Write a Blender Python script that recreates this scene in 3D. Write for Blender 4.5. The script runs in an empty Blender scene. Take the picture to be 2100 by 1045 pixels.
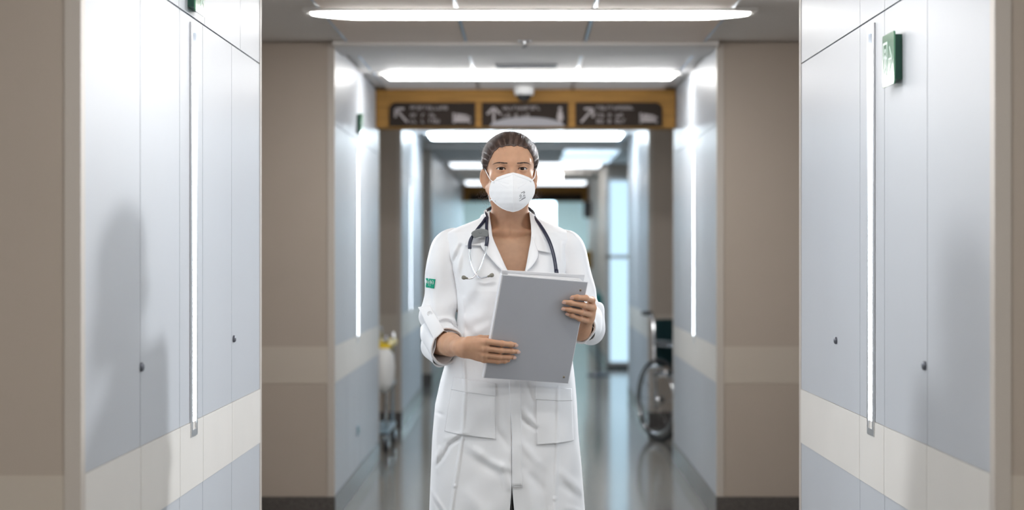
import bpy, math, random
import numpy as np
from mathutils import Vector, Matrix

# ------------------------------------------------------------------ camera, world, light, exposure
scene = bpy.context.scene
F_PX, CAM_H, VPX, VPY = 3600.0, 1.32, 1078.0, 522.5
cam_d = bpy.data.cameras.new('camera')
cam = bpy.data.objects.new('camera', cam_d)
scene.collection.objects.link(cam)
scene.camera = cam
cam.location = (0, 0, CAM_H)
cam.rotation_euler = (math.radians(90), 0, 0)
cam_d.sensor_width = 36.0
cam_d.lens = F_PX * 36.0 / 2100.0
cam_d.shift_x = (1050 - VPX) / 2100.0
cam_d.clip_start, cam_d.clip_end = 0.05, 200
cam_d.dof.use_dof = True
cam_d.dof.focus_distance = 5.10
cam_d.dof.aperture_fstop = 2.2

world = bpy.data.worlds.new('world'); scene.world = world
world.use_nodes = True
wb = world.node_tree.nodes['Background']
wb.inputs['Color'].default_value = (0.62, 0.86, 1.0, 1)
wb.inputs['Strength'].default_value = 3.0

vs = scene.view_settings
vs.view_transform = 'Standard'; vs.look = 'None'; vs.gamma = 1.0; vs.use_curve_mapping = False
vs.exposure = 0.77
scene.cycles.use_denoising = True
scene.cycles.max_bounces = 10
scene.cycles.diffuse_bounces = 5
scene.cycles.glossy_bounces = 5
scene.cycles.sample_clamp_indirect = 8.0
scene.cycles.caustics_reflective = False
scene.cycles.caustics_refractive = False

STRIP_E, CEIL_E = 10.0, 16.0          # emission of the wall light lines and the ceiling lamps

def area_light(name, loc, target, size, power, color=(1, 1, 1), shape='DISK', size_y=None, spread=180):
    d = bpy.data.lights.new(name, 'AREA'); d.shape = shape; d.size = size
    if size_y: d.size_y = size_y
    d.energy = power; d.color = color; d.spread = math.radians(spread)
    o = bpy.data.objects.new(name, d); scene.collection.objects.link(o)
    o.location = loc
    o.rotation_euler = (Vector(target) - Vector(loc)).to_track_quat('-Z', 'Y').to_euler()
    return o
# lamp standing in the side passage on the right (throws her shadow on the left wall) and its partner on the left
area_light('passage_lamp_right', (1.75, 7.75, 2.22), (-0.85, 4.7, 0.75), 0.16, 9.5, (0.95, 0.97, 1.0), spread=70)
area_light('passage_lamp_left', (-1.75, 7.55, 2.22), (0.85, 4.6, 0.7), 0.3, 6.5, (0.95, 0.97, 1.0), spread=70)

# ------------------------------------------------------------------ materials
def mat(name, col, rough=0.5, metal=0.0, spec=0.5, noise=None, bump=None, sss=0.0, emit=None, sheen=0.0, coat=0.0, trans=0.0):
    """noise=(scale, amount[, stretch]) varies the colour, bump=(scale, strength[, stretch]) adds fine relief"""
    m = bpy.data.materials.new(name); m.use_nodes = True
    nt = m.node_tree; b = nt.nodes['Principled BSDF']
    b.inputs['Base Color'].default_value = (*col, 1)
    b.inputs['Roughness'].default_value = rough
    b.inputs['Metallic'].default_value = metal
    b.inputs['Specular IOR Level'].default_value = spec
    b.inputs['Sheen Weight'].default_value = sheen
    b.inputs['Coat Weight'].default_value = coat
    b.inputs['Transmission Weight'].default_value = trans
    if sss:
        b.inputs['Subsurface Weight'].default_value = sss
        b.inputs['Subsurface Radius'].default_value = (1.0, 0.35, 0.2)
        b.inputs['Subsurface Scale'].default_value = 0.006
    if emit:
        b.inputs['Emission Color'].default_value = (*emit[0], 1)
        b.inputs['Emission Strength'].default_value = emit[1]
    def texco(stretch):
        tc = nt.nodes.new('ShaderNodeTexCoord'); mp = nt.nodes.new('ShaderNodeMapping')
        mp.inputs['Scale'].default_value = stretch
        nt.links.new(tc.outputs['Object'], mp.inputs['Vector'])
        return mp.outputs['Vector']
    if noise:
        n = nt.nodes.new('ShaderNodeTexNoise'); n.inputs['Scale'].default_value = noise[0]; n.inputs['Detail'].default_value = 5
        nt.links.new(texco(noise[2] if len(noise) > 2 else (1, 1, 1)), n.inputs['Vector'])
        r = nt.nodes.new('ShaderNodeValToRGB'); a = noise[1]
        r.color_ramp.elements[0].position = 0.3; r.color_ramp.elements[1].position = 0.7
        r.color_ramp.elements[0].color = (*[max(0, c * (1 - a)) for c in col], 1)
        r.color_ramp.elements[1].color = (*[min(1, c * (1 + a)) for c in col], 1)
        nt.links.new(n.outputs['Fac'], r.inputs['Fac'])
        nt.links.new(r.outputs['Color'], b.inputs['Base Color'])
    if bump:
        n = nt.nodes.new('ShaderNodeTexNoise'); n.inputs['Scale'].default_value = bump[0]; n.inputs['Detail'].default_value = 4
        nt.links.new(texco(bump[2] if len(bump) > 2 else (1, 1, 1)), n.inputs['Vector'])
        bp = nt.nodes.new('ShaderNodeBump'); bp.inputs['Strength'].default_value = bump[1]; bp.inputs['Distance'].default_value = 0.002
        nt.links.new(n.outputs['Fac'], bp.inputs['Height']); nt.links.new(bp.outputs['Normal'], b.inputs['Normal'])
    return m

M = {}
M['panel'] = mat('cool_grey_laminate', (0.545, 0.575, 0.620), 0.40, spec=0.40, noise=(1.4, 0.025, (1, 1, 0.35)), bump=(3.0, 0.06))
M['band'] = mat('cream_bumper_band', (0.78, 0.76, 0.725), 0.42, noise=(4, 0.02))
M['taupe'] = mat('taupe_wall_laminate', (0.52, 0.45, 0.385), 0.5, noise=(2, 0.025))
M['taupe_trim'] = mat('beige_corner_profile', (0.62, 0.57, 0.52), 0.45)
M['taupe_band'] = mat('beige_bumper_band', (0.62, 0.555, 0.48), 0.45)
M['gap'] = mat('shadow_joint', (0.10, 0.10, 0.11), 0.8)
M['skirt'] = mat('polished_granite_skirting', (0.11, 0.10, 0.095), 0.28, noise=(160, 0.6), spec=0.5)
M['ceil'] = mat('ceiling_panel_paint', (0.77, 0.735, 0.715), 0.6, noise=(3, 0.015))
M['ceil_warm'] = mat('warm_ceiling_panel_paint', (0.80, 0.69, 0.61), 0.6, noise=(3, 0.015))
M['ceil_plaster'] = mat('ceiling_plaster', (0.78, 0.755, 0.74), 0.7)
M['joint'] = mat('aluminium_joint_bar', (0.50, 0.58, 0.68), 0.35, metal=0.7)
M['alu'] = mat('brushed_aluminium', (0.75, 0.76, 0.78), 0.3, metal=0.9)
M['wood'] = mat('honey_wood_veneer', (0.33, 0.17, 0.040), 0.6, spec=0.25, noise=(6, 0.22, (0.6, 1, 9)), bump=(20, 0.1, (0.5, 1, 12)))
M['sign_dark'] = mat('dark_sign_board', (0.030, 0.022, 0.018), 0.75, spec=0.15, noise=(8, 0.1))
M['sign_print'] = mat('pale_sign_lettering', (0.36, 0.32, 0.32), 0.6)
M['green'] = mat('green_exit_acrylic', (0.10, 0.30, 0.17), 0.16, coat=0.4, noise=(10, 0.05))
M['green_dark'] = mat('dark_green_sign_back', (0.012, 0.09, 0.06), 0.35)
M['green_print'] = mat('pale_pictogram', (0.62, 0.74, 0.70), 0.3)
M['white_plastic'] = mat('white_plastic', (0.80, 0.80, 0.79), 0.4)
M['black_plastic'] = mat('black_plastic', (0.02, 0.02, 0.022), 0.35)
M['rubber'] = mat('black_rubber', (0.018, 0.018, 0.02), 0.6, bump=(200, 0.2))
M['chrome'] = mat('chrome', (0.82, 0.84, 0.87), 0.12, metal=1.0)
M['yellow'] = mat('yellow_plastic', (0.85, 0.60, 0.03), 0.4)
M['amber'] = mat('amber_plastic', (0.42, 0.26, 0.02), 0.4)
M['blue_grey'] = mat('blue_grey_plastic', (0.30, 0.42, 0.50), 0.4)
M['teal'] = mat('teal_plastic', (0.02, 0.22, 0.20), 0.4)
M['cyan_wall'] = mat('pale_cyan_paint', (0.46, 0.70, 0.78), 0.55, noise=(2, 0.02))
M['cream_wall'] = mat('cream_paint', (0.72, 0.69, 0.64), 0.55, noise=(2, 0.02))
M['vent'] = mat('dark_vent_metal', (0.16, 0.17, 0.20), 0.4, metal=0.5)
M['led'] = mat('light_line_diffuser', (0.9, 0.9, 0.9), 0.5, emit=((0.84, 0.93, 1.0), STRIP_E))
M['lamp'] = mat('ceiling_lamp_diffuser', (0.9, 0.9, 0.9), 0.5, emit=((1.0, 0.985, 0.96), CEIL_E))
M['lamp_cool'] = mat('cool_ceiling_lamp_diffuser', (0.9, 0.9, 0.9), 0.5, emit=((0.80, 0.92, 1.0), CEIL_E))
M['lamp_dim'] = mat('dimmed_ceiling_lamp_diffuser', (0.9, 0.9, 0.9), 0.5, emit=((0.86, 0.93, 1.0), 1.5))
M['lamp_blue'] = mat('cool_panel_diffuser', (0.9, 0.9, 0.9), 0.5, emit=((0.62, 0.82, 1.0), 2.2))
M['lit_glass'] = mat('glowing_blue_glass', (0.3, 0.45, 0.55), 0.15, emit=((0.60, 0.84, 1.0), 0.62))  # daylight put in as the pane's own glow; solid wall stands behind
M['frost'] = mat('frosted_daylit_glass', (0.75, 0.90, 1.0), 0.25, trans=0.9, noise=(2, 0.02))
def floor_mat():
    m = mat('polished_stone_floor', (0.25, 0.25, 0.235), 0.12, spec=0.6, noise=(90, 0.25), bump=(2.2, 0.035))
    return m
M['floor'] = floor_mat()

# ------------------------------------------------------------------ mesh helpers
COL = scene.collection
class MB:
    """collects shapes and links them as ONE mesh object"""
    def __init__(s): s.v, s.f, s.sm = [], [], []
    def add(s, verts, faces, smooth=False):
        o = len(s.v); s.v += [tuple(map(float, p)) for p in verts]
        s.f += [tuple(i + o for i in f) for f in faces]; s.sm += [smooth] * len(faces); return s
    def box(s, x0, x1, y0, y1, z0, z1, mtx=None):
        vs_ = [(x, y, z) for x in (x0, x1) for y in (y0, y1) for z in (z0, z1)]
        if mtx is not None: vs_ = [mtx @ Vector(p) for p in vs_]
        return s.add(vs_, [(0, 1, 3, 2), (4, 6, 7, 5), (0, 4, 5, 1), (2, 3, 7, 6), (0, 2, 6, 4), (1, 5, 7, 3)])
    def bevel_box(s, x0, x1, y0, y1, z0, z1, b, mtx=None):
        """box with chamfered edges"""
        P = []
        ax = ((x0, x1), (y0, y1), (z0, z1))
        idx = {}
        for i in (0, 1):
            for j in (0, 1):
                for k in (0, 1):
                    for a in range(3):
                        p = [ax[0][i], ax[1][j], ax[2][k]]
                        for c, q in enumerate((i, j, k)):
                            if c != a: p[c] += b if q == 0 else -b
                        idx[(i, j, k, a)] = len(P); P.append(p)
        fc = []
        for a in range(3):
            b_, c_ = [q for q in range(3) if q != a]
            for e in (0, 1):
                loop = []
                for (u, w) in ((0, 0), (1, 0), (1, 1), (0, 1)):
                    key = [0, 0, 0]; key[a] = e; key[b_] = u; key[c_] = w
                    loop.append(idx[(*key, a)])
                fc.append(tuple(loop))
        for a in range(3):                                   # edges along axis a
            b_, c_ = [q for q in range(3) if q != a]
            for u in (0, 1):
                for w in (0, 1):
                    k0 = [0, 0, 0]; k1 = [0, 0, 0]; k0[b_] = k1[b_] = u; k0[c_] = k1[c_] = w; k0[a] = 0; k1[a] = 1
                    fc.append((idx[(*k0, b_)], idx[(*k1, b_)], idx[(*k1, c_)], idx[(*k0, c_)]))
        for i in (0, 1):
            for j in (0, 1):
                for k in (0, 1): fc.append((idx[(i, j, k, 0)], idx[(i, j, k, 1)], idx[(i, j, k, 2)]))
        if mtx is not None: P = [mtx @ Vector(p) for p in P]
        return s.add(P, fc)
    def tube(s, pts, r, n=10, cap=True, closed=False):
        """round tube through points; r a number or a list"""
        P = [Vector(p) for p in pts]; N = len(P)
        R = [r] * N if not hasattr(r, '__len__') else list(r)
        T = []
        for i in range(N):
            a = P[(i - 1) % N] if (closed or i > 0) else P[i]; b = P[(i + 1) % N] if (closed or i < N - 1) else P[i]
            T.append((b - a).normalized())
        up = Vector((0, 0, 1)) if abs(T[0].z) < 0.9 else Vector((1, 0, 0))
        nx = T[0].cross(up).normalized()
        vs_ = []
        for i in range(N):
            nx = (nx - T[i] * nx.dot(T[i])).normalized(); ny = T[i].cross(nx)
            for k in range(n):
                a = 2 * math.pi * k / n
                vs_.append(P[i] + (nx * math.cos(a) + ny * math.sin(a)) * R[i])
        fc = []
        for i in range(N if closed else N - 1):
            j = (i + 1) % N
            for k in range(n): fc.append((i * n + k, i * n + (k + 1) % n, j * n + (k + 1) % n, j * n + k))
        if cap and not closed:
            fc.append(tuple(range(n - 1, -1, -1))); fc.append(tuple((N - 1) * n + k for k in range(n)))
        return s.add(vs_, fc, True)
    def lathe(s, prof, axis_o, axis_d, n=24):
        """profile [(r, h)] spun about an axis"""
        d = Vector(axis_d).normalized(); o = Vector(axis_o)
        up = Vector((0, 0, 1)) if abs(d.z) < 0.9 else Vector((1, 0, 0))
        nx = d.cross(up).normalized(); ny = d.cross(nx)
        vs_ = [o + d * h + (nx * math.cos(2 * math.pi * k / n) + ny * math.sin(2 * math.pi * k / n)) * max(r, 1e-5) for r, h in prof for k in range(n)]
        fc = [(i * n + k, i * n + (k + 1) % n, (i + 1) * n + (k + 1) % n, (i + 1) * n + k) for i in range(len(prof) - 1) for k in range(n)]
        fc.append(tuple(range(n))); fc.append(tuple((len(prof) - 1) * n + k for k in range(n)))
        return s.add(vs_, fc, True)
    def prism(s, poly, h, mtx):
        """outline in the local xy plane, extruded along local z, placed by mtx"""
        n = len(poly)
        vs_ = [mtx @ Vector((x, y, 0)) for x, y in poly] + [mtx @ Vector((x, y, h)) for x, y in poly]
        fc = [tuple(range(n - 1, -1, -1)), tuple(range(n, 2 * n))] + [(i, (i + 1) % n, n + (i + 1) % n, n + i) for i in range(n)]
        return s.add(vs_, fc)
    def build(s, name, m, parent=None, recalc=True):
        me = bpy.data.meshes.new(name); me.from_pydata(s.v, [], s.f)
        me.polygons.foreach_set('use_smooth', s.sm)
        me.materials.append(M[m] if isinstance(m, str) else m)
        if recalc:
            import bmesh
            b = bmesh.new(); b.from_mesh(me); bmesh.ops.recalc_face_normals(b, faces=b.faces); b.to_mesh(me); b.free()
        o = bpy.data.objects.new(name, me); COL.objects.link(o)
        if parent: o.parent = parent
        return o
def tag(o, label=None, cat=None, group=None, kind=None):
    if label: o['label'] = label
    if cat: o['category'] = cat
    if group: o['group'] = group
    if kind: o['kind'] = kind
    return o
def empty(name, loc=(0, 0, 0), rz=0.0):
    o = bpy.data.objects.new(name, None); COL.objects.link(o); o.location = loc; o.rotation_euler = (0, 0, rz)
    o.empty_display_size = 0.1
    return o
def rrect(x0, x1, y0, y1, r, n=5, corners=(1, 1, 1, 1)):
    """rounded rectangle outline; corners: bottom-left, bottom-right, top-right, top-left"""
    out = []
    for (cx, cy, a0, on) in ((x0 + r, y0 + r, 180, corners[0]), (x1 - r, y0 + r, 270, corners[1]), (x1 - r, y1 - r, 0, corners[2]), (x0 + r, y1 - r, 90, corners[3])):
        if on:
            for i in range(n + 1):
                a = math.radians(a0 + 90 * i / n); out.append((cx + r * math.cos(a), cy + r * math.sin(a)))
        else:
            out.append({180: (x0, y0), 270: (x1, y0), 0: (x1, y1), 90: (x0, y1)}[a0])
    return out
# ------------------------------------------------------------------ the corridor
CEIL = 2.37
Z_SK, Z_B0, Z_B1, Z_J = 0.12, 0.682, 0.865, 1.97       # skirting, bumper band, door-head joint
OUT = 4.2
YB, YEND = -3.2, 34.0
# floor
f = MB().box(-OUT - .3, OUT + .3, YB, YEND, -0.12, 0).build('floor', 'floor')
tag(f, 'polished grey stone floor of the long corridor', 'floor', kind='structure')
# ceiling slab with its panels, joints and lamps' openings
c = MB().box(-OUT - .3, OUT + .3, YB, YEND, CEIL + 0.012, CEIL + 0.15).build('ceiling', 'ceil_plaster')
tag(c, 'pale ceiling of flat panels above the corridor', 'ceiling', kind='structure')
XJ = [-0.88, -0.295, 0.295, 0.88]
rows = [(0.6, 3.55), (3.65, 6.0), (6.04, 7.452), (7.72, 8.62), (9.10, 9.98), (10.22, 11.25), (11.55, 13.40), (13.5, 14.95), (15.25, 16.9), (19.9, 21.6), (22.4, 24.8), (25.2, 26.6)]
shared = {}
for (y0, y1) in rows:
    for i in range(3):
        key = round(y1 - y0, 3)
        if key not in shared:
            o = MB().box(0, 0.565, 0, y1 - y0, -0.004, 0.014).build('ceiling_panel', 'ceil_warm' if y1 < 9 else 'ceil', c); shared[key] = o.data
        else:
            o = bpy.data.objects.new('ceiling_panel', shared[key]); COL.objects.link(o); o.parent = c
        o.location = (XJ[i] + 0.010, y0, CEIL)
    for x in XJ:
        MB().box(x - 0.007, x + 0.007, y0, y1, CEIL - 0.001, CEIL + 0.013).build('joint_bar', 'joint', c)
# plaster margins beside the panels and the flat bands across
for (y0, y1) in ((8.62, 9.10), (16.9, 17.2)):
    MB().box(-0.95, 0.95, y0 + .01, y1 - .01, CEIL - 0.02, CEIL + 0.013).build('ceiling_band', 'ceil_plaster', c)

def side_wall(name, side, xa, ya, xb, yb, joints, top_joints, label, strip=None, lock=None, core_mat='taupe', panel='panel', band='band'):
    """one building block beside the corridor: core, side panels, face towards the camera, skirting, corner profiles"""
    sg = 1 if side == 'right' else -1
    L = math.hypot(xb - xa, yb - ya); ang = math.atan2(xb - xa, yb - ya)
    T = Matrix.Translation((xa, ya, 0)) @ Matrix.Rotation(-ang, 4, 'Z')     # local: y along the wall, x away from the corridor * sg
    G = 0.016
    core = MB()
    def bx(mb, n0, n1, t0, t1, z0, z1):
        a, b = sorted((sg * n0, sg * n1)); return mb.box(a, b, t0, t1, z0, z1, T)
    core = bx(MB(), G, OUT - abs(xa), G, L - 0.006, 0, CEIL + .01).build(name, M[core_mat])
    tag(core, label, 'wall', kind='structure')
    js = [0.034] + joints + [L - 0.03]
    g = 0.0022
    for i in range(len(js) - 1):
        a, b = js[i] + g, js[i + 1] - g
        bx(MB(), 0.002, G, a, b, Z_SK, Z_B0 - 0.0008).build('wall_panel', panel, core)
        bx(MB(), 0.0, G, a, b, Z_B0 + .0008, Z_B1 - .0008).build('bumper_band', band, core)
        segs = [(Z_B1 + .0008, Z_J - g)]
        if strip is not None and a < strip < b:
            w = 0.045
            bx(MB(), 0.002, G, a, strip - w, *segs[0]).build('wall_panel', panel, core)
            bx(MB(), 0.002, G, strip + w, b, *segs[0]).build('wall_panel', panel, core)
            bx(MB(), 0.002, G, strip - w, strip + w, 1.953, Z_J - g).build('wall_panel', panel, core)
        else:
            bx(MB(), 0.002, G, a, b, *segs[0]).build('wall_panel', panel, core)
    js = [0.034] + top_joints + [L - 0.03]
    for i in range(len(js) - 1):
        bx(MB(), 0.002, G, js[i] + g, js[i + 1] - g, Z_J + g, CEIL).build('wall_panel', panel, core)
    bx(MB(), G - 0.002, G + .001, 0.03, L - 0.02, Z_SK, CEIL).build('joint_backing', 'gap', core)
    bx(MB(), -0.004, G, 0.0, L, 0, Z_SK).build('skirting', 'skirt', core)
    # corner profiles
    bx(MB(), 0.0, 0.034, -0.001, 0.034, Z_SK, CEIL).build('corner_profile', 'taupe_trim', core)
    bx(MB(), 0.0, 0.03, L - 0.03, L, Z_SK, CEIL).build('corner_profile', 'taupe_trim', core)
    # face towards the camera
    W = OUT - abs(xa)
    bx(MB(), 0.034, W, 0.004, G, Z_SK, Z_B0).build('front_panel', 'taupe', core)
    bx(MB(), 0.034, W, 0.002, G, Z_B0, Z_B1).build('front_band', 'taupe_band', core)
    bx(MB(), 0.034, W, 0.004, G, Z_B1, CEIL).build('front_panel', 'taupe', core)
    bx(MB(), 0.0, W, -0.006, G, 0, Z_SK).build('skirting', 'skirt', core)
    if lock:
        for (t, z) in lock:
            MB().lathe([(0.006, 0), (0.011, 0.0), (0.011, 0.006), (0.007, 0.009), (0, 0.009)], T @ Vector((sg * 0.003, t, z)), T.to_3x3() @ Vector((-sg, 0, 0)), 14).build('lock_cylinder', 'vent', core)
    return core, T, sg

def light_line(T, sg, t, label, z0=0.825, z1=1.953):
    """slim vertical light line set into a side wall"""
    root = empty('wall_light'); tag(root, label, 'light', 'vertical light lines in the corridor walls')
    def bx(mb, n0, n1, a, b, z0, z1):
        p, q = sorted((sg * n0, sg * n1)); return mb.box(p, q, a, b, z0, z1, T)
    fr = MB()
    for a, b in ((t - 0.043, t - 0.026), (t + 0.026, t + 0.043)): bx(fr, -0.003, 0.014, a, b, z0, z1)
    bx(fr, -0.003, 0.014, t - 0.026, t + 0.026, z1 - 0.022, z1); bx(fr, -0.003, 0.014, t - 0.026, t + 0.026, z0, z0 + 0.018)
    fr.build('frame', 'alu', root)
    bx(MB(), 0.0125, 0.0145, t - 0.026, t + 0.026, z0 + .018, z1 - .022).build('housing', 'alu', root)
    bx(MB(), 0.005, 0.0125, t - 0.0255, t + 0.0255, z0 + .02, z1 - 0.06).build('diffuser', 'led', root)
    return root

def exit_sign(T, sg, t, z, w, h, label, flip):
    """green acrylic plate standing off the wall on a darker box, with door pictogram and arrow"""
    root = empty('exit_sign'); tag(root, label, 'sign')
    def bx(mb, n0, n1, a, b, z0, z1):
        p, q = sorted((sg * n0, sg * n1)); return mb.box(p, q, a, b, z0, z1, T)
    d = 0.022
    bx(MB(), -d + .004, 0.002, t - w / 2 + 0.012, t + w / 2 - 0.012, z - h / 2 + .012, z + h / 2 - 0.008).build('housing', 'green_dark', root)
    # plate, local xy -> (t, z)
    Tl = T @ Matrix(((0, 0, -sg, -sg * (d - 0.004)), (1, 0, 0, t), (0, 1, 0, z), (0, 0, 0, 1)))
    MB().prism(rrect(-w / 2, w / 2, -h / 2, h / 2, 0.008), 0.004, Tl).build('plate', 'green', root)
    Tp = T @ Matrix(((0, 0, -sg, -sg * d), (1, 0, 0, t), (0, 1, 0, z), (0, 0, 0, 1)))
    e = 1 if flip else -1          # +1: door pictogram on the far half
    mb = MB(); cx = e * w * 0.24
    def bar(p, q, r): 
        p, q = Vector((*p, 0)), Vector((*q, 0)); u = (q - p).normalized(); nn = Vector((-u.y, u.x, 0)) * r
        pts = [(p + nn), (p - nn), (q - nn), (q + nn)]
        mb.prism([(a.x, a.y) for a in pts], 0.0008, Tp)
    # door frame
    bar((cx - .022, -.045), (cx - .022, .045), .003); bar((cx + .022, -.045), (cx + .022, .045), .003); bar((cx - .024, .045), (cx + .024, .045), .003)
    # running figure: head, body, arms, legs
    mb.prism([(cx + .006 * math.cos(a), .026 + .0065 * math.sin(a)) for a in np.linspace(0, 6.283, 13)[:-1]], 0.0008, Tp)
    bar((cx + .001, .018), (cx - .003, -.006), .0048); bar((cx, .015), (cx + .015 * -e, .004), .0026); bar((cx, .015), (cx + .013 * e, .008), .0026)
    bar((cx - .003, -.006), (cx + .010 * -e, -.020), .0034); bar((cx + .010 * -e, -.020), (cx + .008 * -e, -.038), .003)
    bar((cx - .003, -.006), (cx + .006 * e, -.024), .0034); bar((cx + .006 * e, -.024), (cx + .016 * e, -.034), .003)
    # arrow head
    ax = -e * w * 0.22
    bar((ax - e * .016, 0.0), (ax + e * .012, .032), .0024); bar((ax - e * .016, 0.0), (ax + e * .012, -.032), .0024); bar((ax - e * .016, 0), (ax + e * .022, 0), .0024)
    mb.build('pictogram', 'green_print', root)
    return root

# first block: beside her
wl1, TL1, s_ = side_wall('wall_left', 'left', -0.917, 3.62, -0.9025, 6.0, [0.55, 1.01, 1.33, 1.80], [1.00, 1.36, 1.96], 'pale grey panelled wall with cream bumper band left of the woman', strip=1.19, lock=[(0.555, 1.054), (1.83, 1.06)])
wr1, TR1, _ = side_wall('wall_right', 'right', 0.967, 3.62, 0.935, 6.0, [0.58, 1.05, 1.37], [1.05, 1.37], 'pale grey panelled wall with cream bumper band right of the woman', strip=1.21, lock=[(0.60, 1.054), (1.72, 1.06)])
light_line(TL1, -1, 1.19, 'tall glowing light line in the near wall left of the woman')
light_line(TR1, 1, 1.21, 'tall glowing light line in the near wall right of the woman')
exit_sign(TL1, -1, 1.17, 2.045, 0.13, 0.135, 'small green exit sign cut by the top edge above the left light line', True)
exit_sign(TR1, 1, 0.90, 1.822, 0.135, 0.135, 'small green exit sign on the near wall beside the right light line', True)
# second block
wl2, TL2, _ = side_wall('wall_left', 'left', -0.95, 8.72, -0.947, 11.36, [0.62, 1.02, 1.36, 1.85], [1.02, 1.36], 'panelled wall left of the corridor behind the woman, before the wooden sign beam', strip=1.2)
wr2, TR2, _ = side_wall('wall_right', 'right', 0.95, 8.72, 0.953, 11.36, [0.62, 1.02, 1.36, 1.85], [1.02, 1.36], 'panelled wall right of the corridor behind the woman, before the wooden sign beam', strip=1.2)
light_line(TL2, -1, 1.2, 'light line in the left wall between taupe face and wooden beam')
light_line(TR2, 1, 1.2, 'light line in the right wall between taupe face and wooden beam')
exit_sign(TL2, -1, 1.22, 2.06, 0.15, 0.12, 'blurred green exit sign above the farther light line on the left', True)
# third block
wl3, TL3, _ = side_wall('wall_left', 'left', -0.95, 13.43, -0.95, 16.1, [0.8, 1.3, 1.8], [0.8, 1.3, 1.8], 'left corridor wall beyond the wooden sign beam', strip=1.05)
wr3, TR3, _ = side_wall('wall_right', 'right', 0.94, 13.43, 0.94, 16.1, [0.8, 1.3, 1.8], [0.8, 1.3, 1.8], 'right corridor wall beyond the wooden sign beam', strip=1.05)
light_line(TL3, -1, 1.05, 'blurred light line in the left wall beyond the wooden sign beam')
# fourth block
wl4, TL4, _ = side_wall('wall_left', 'left', -0.95, 17.75, -0.95, 26.7, [1.5, 3.0, 4.5, 6, 7.5], [3, 6], 'farthest stretch of corridor wall on the left')
wr4, TR4, _ = side_wall('wall_right', 'right', 0.95, 20.5, 0.95, 26.7, [1.5, 3.0, 4.5], [3], 'farthest stretch of cream corridor wall on the right', panel='cream_wall')
# outer ends and back, beyond what the camera sees
for sx, nm in ((-1, 'wall_left'), (1, 'wall_right')):
    o = MB().box(sx * OUT, sx * (OUT + .2), YB, YEND, 0, CEIL).build(nm, 'taupe')
    tag(o, 'taupe wall closing the side passages on the ' + nm[5:], 'wall', kind='structure')
o = MB().box(-OUT, OUT, YB - .2, YB, 0, CEIL).build('wall_back', 'taupe'); tag(o, 'taupe wall behind the camera', 'wall', kind='structure')

# ------------------------------------------------------------------ end of the corridor
wx0, wx1, wz0, wz1 = 0.03, 0.53, 1.62, 2.32
o = MB()
o.box(-OUT, wx0, 30.0, 30.15, 0, CEIL); o.box(wx1, OUT, 30.0, 30.15, 0, CEIL); o.box(wx0, wx1, 30.0, 30.15, 0, wz0); o.box(wx0, wx1, 30.0, 30.15, wz1, CEIL)
o = o.build('wall_end', 'cyan_wall'); tag(o, 'pale cyan wall closing the far end of the corridor', 'wall', kind='structure')
w = empty('window_1', (0, 30.0, 0)); tag(w, 'bright white window in the far cyan wall beside her head', 'window', kind='structure')
fr = MB()
for a in ((wx0, wx0 + .03, wz0, wz1), (wx1 - .03, wx1, wz0, wz1), (wx0, wx1, wz0, wz0 + .03), (wx0, wx1, wz1 - .03, wz1)): fr.box(a[0], a[1], 0.02, 0.10, a[2], a[3])
fr.build('window_frame', 'white_plastic', w)
MB().box(wx0 + .03, wx1 - .03, .05, .056, wz0 + .03, wz1 - .03).build('pane', 'frost', w)
area_light('window_daylight', ((wx0 + wx1) / 2, 30.3, 1.8), ((wx0 + wx1) / 2, 20, 1.2), 0.45, 200, (0.75, 0.92, 1.0), 'RECTANGLE', 0.85)
# glazed screen in the passage on the right
g = empty('window_2', (0, 20.42, 0)); tag(g, 'tall blue glazed screen on the right far down the corridor', 'window', kind='structure')
fr = MB()
for x in (0.96, 1.42, 1.88, 2.34): fr.box(x - .02, x + .02, -0.03, 0.03, 0.06, 2.2)
for z in (0.06, 1.30, 2.2): fr.box(0.94, 2.36, -.03, .03, z - .02, z + .02)
fr.build('window_frame', 'alu', g)
for x in (0.96, 1.42, 1.88):
    for z0, z1 in ((0.08, 1.28), (1.32, 2.18)): MB().box(x + .02, x + .44, -.004, .004, z0, z1).build('pane', 'lit_glass', g)
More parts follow.
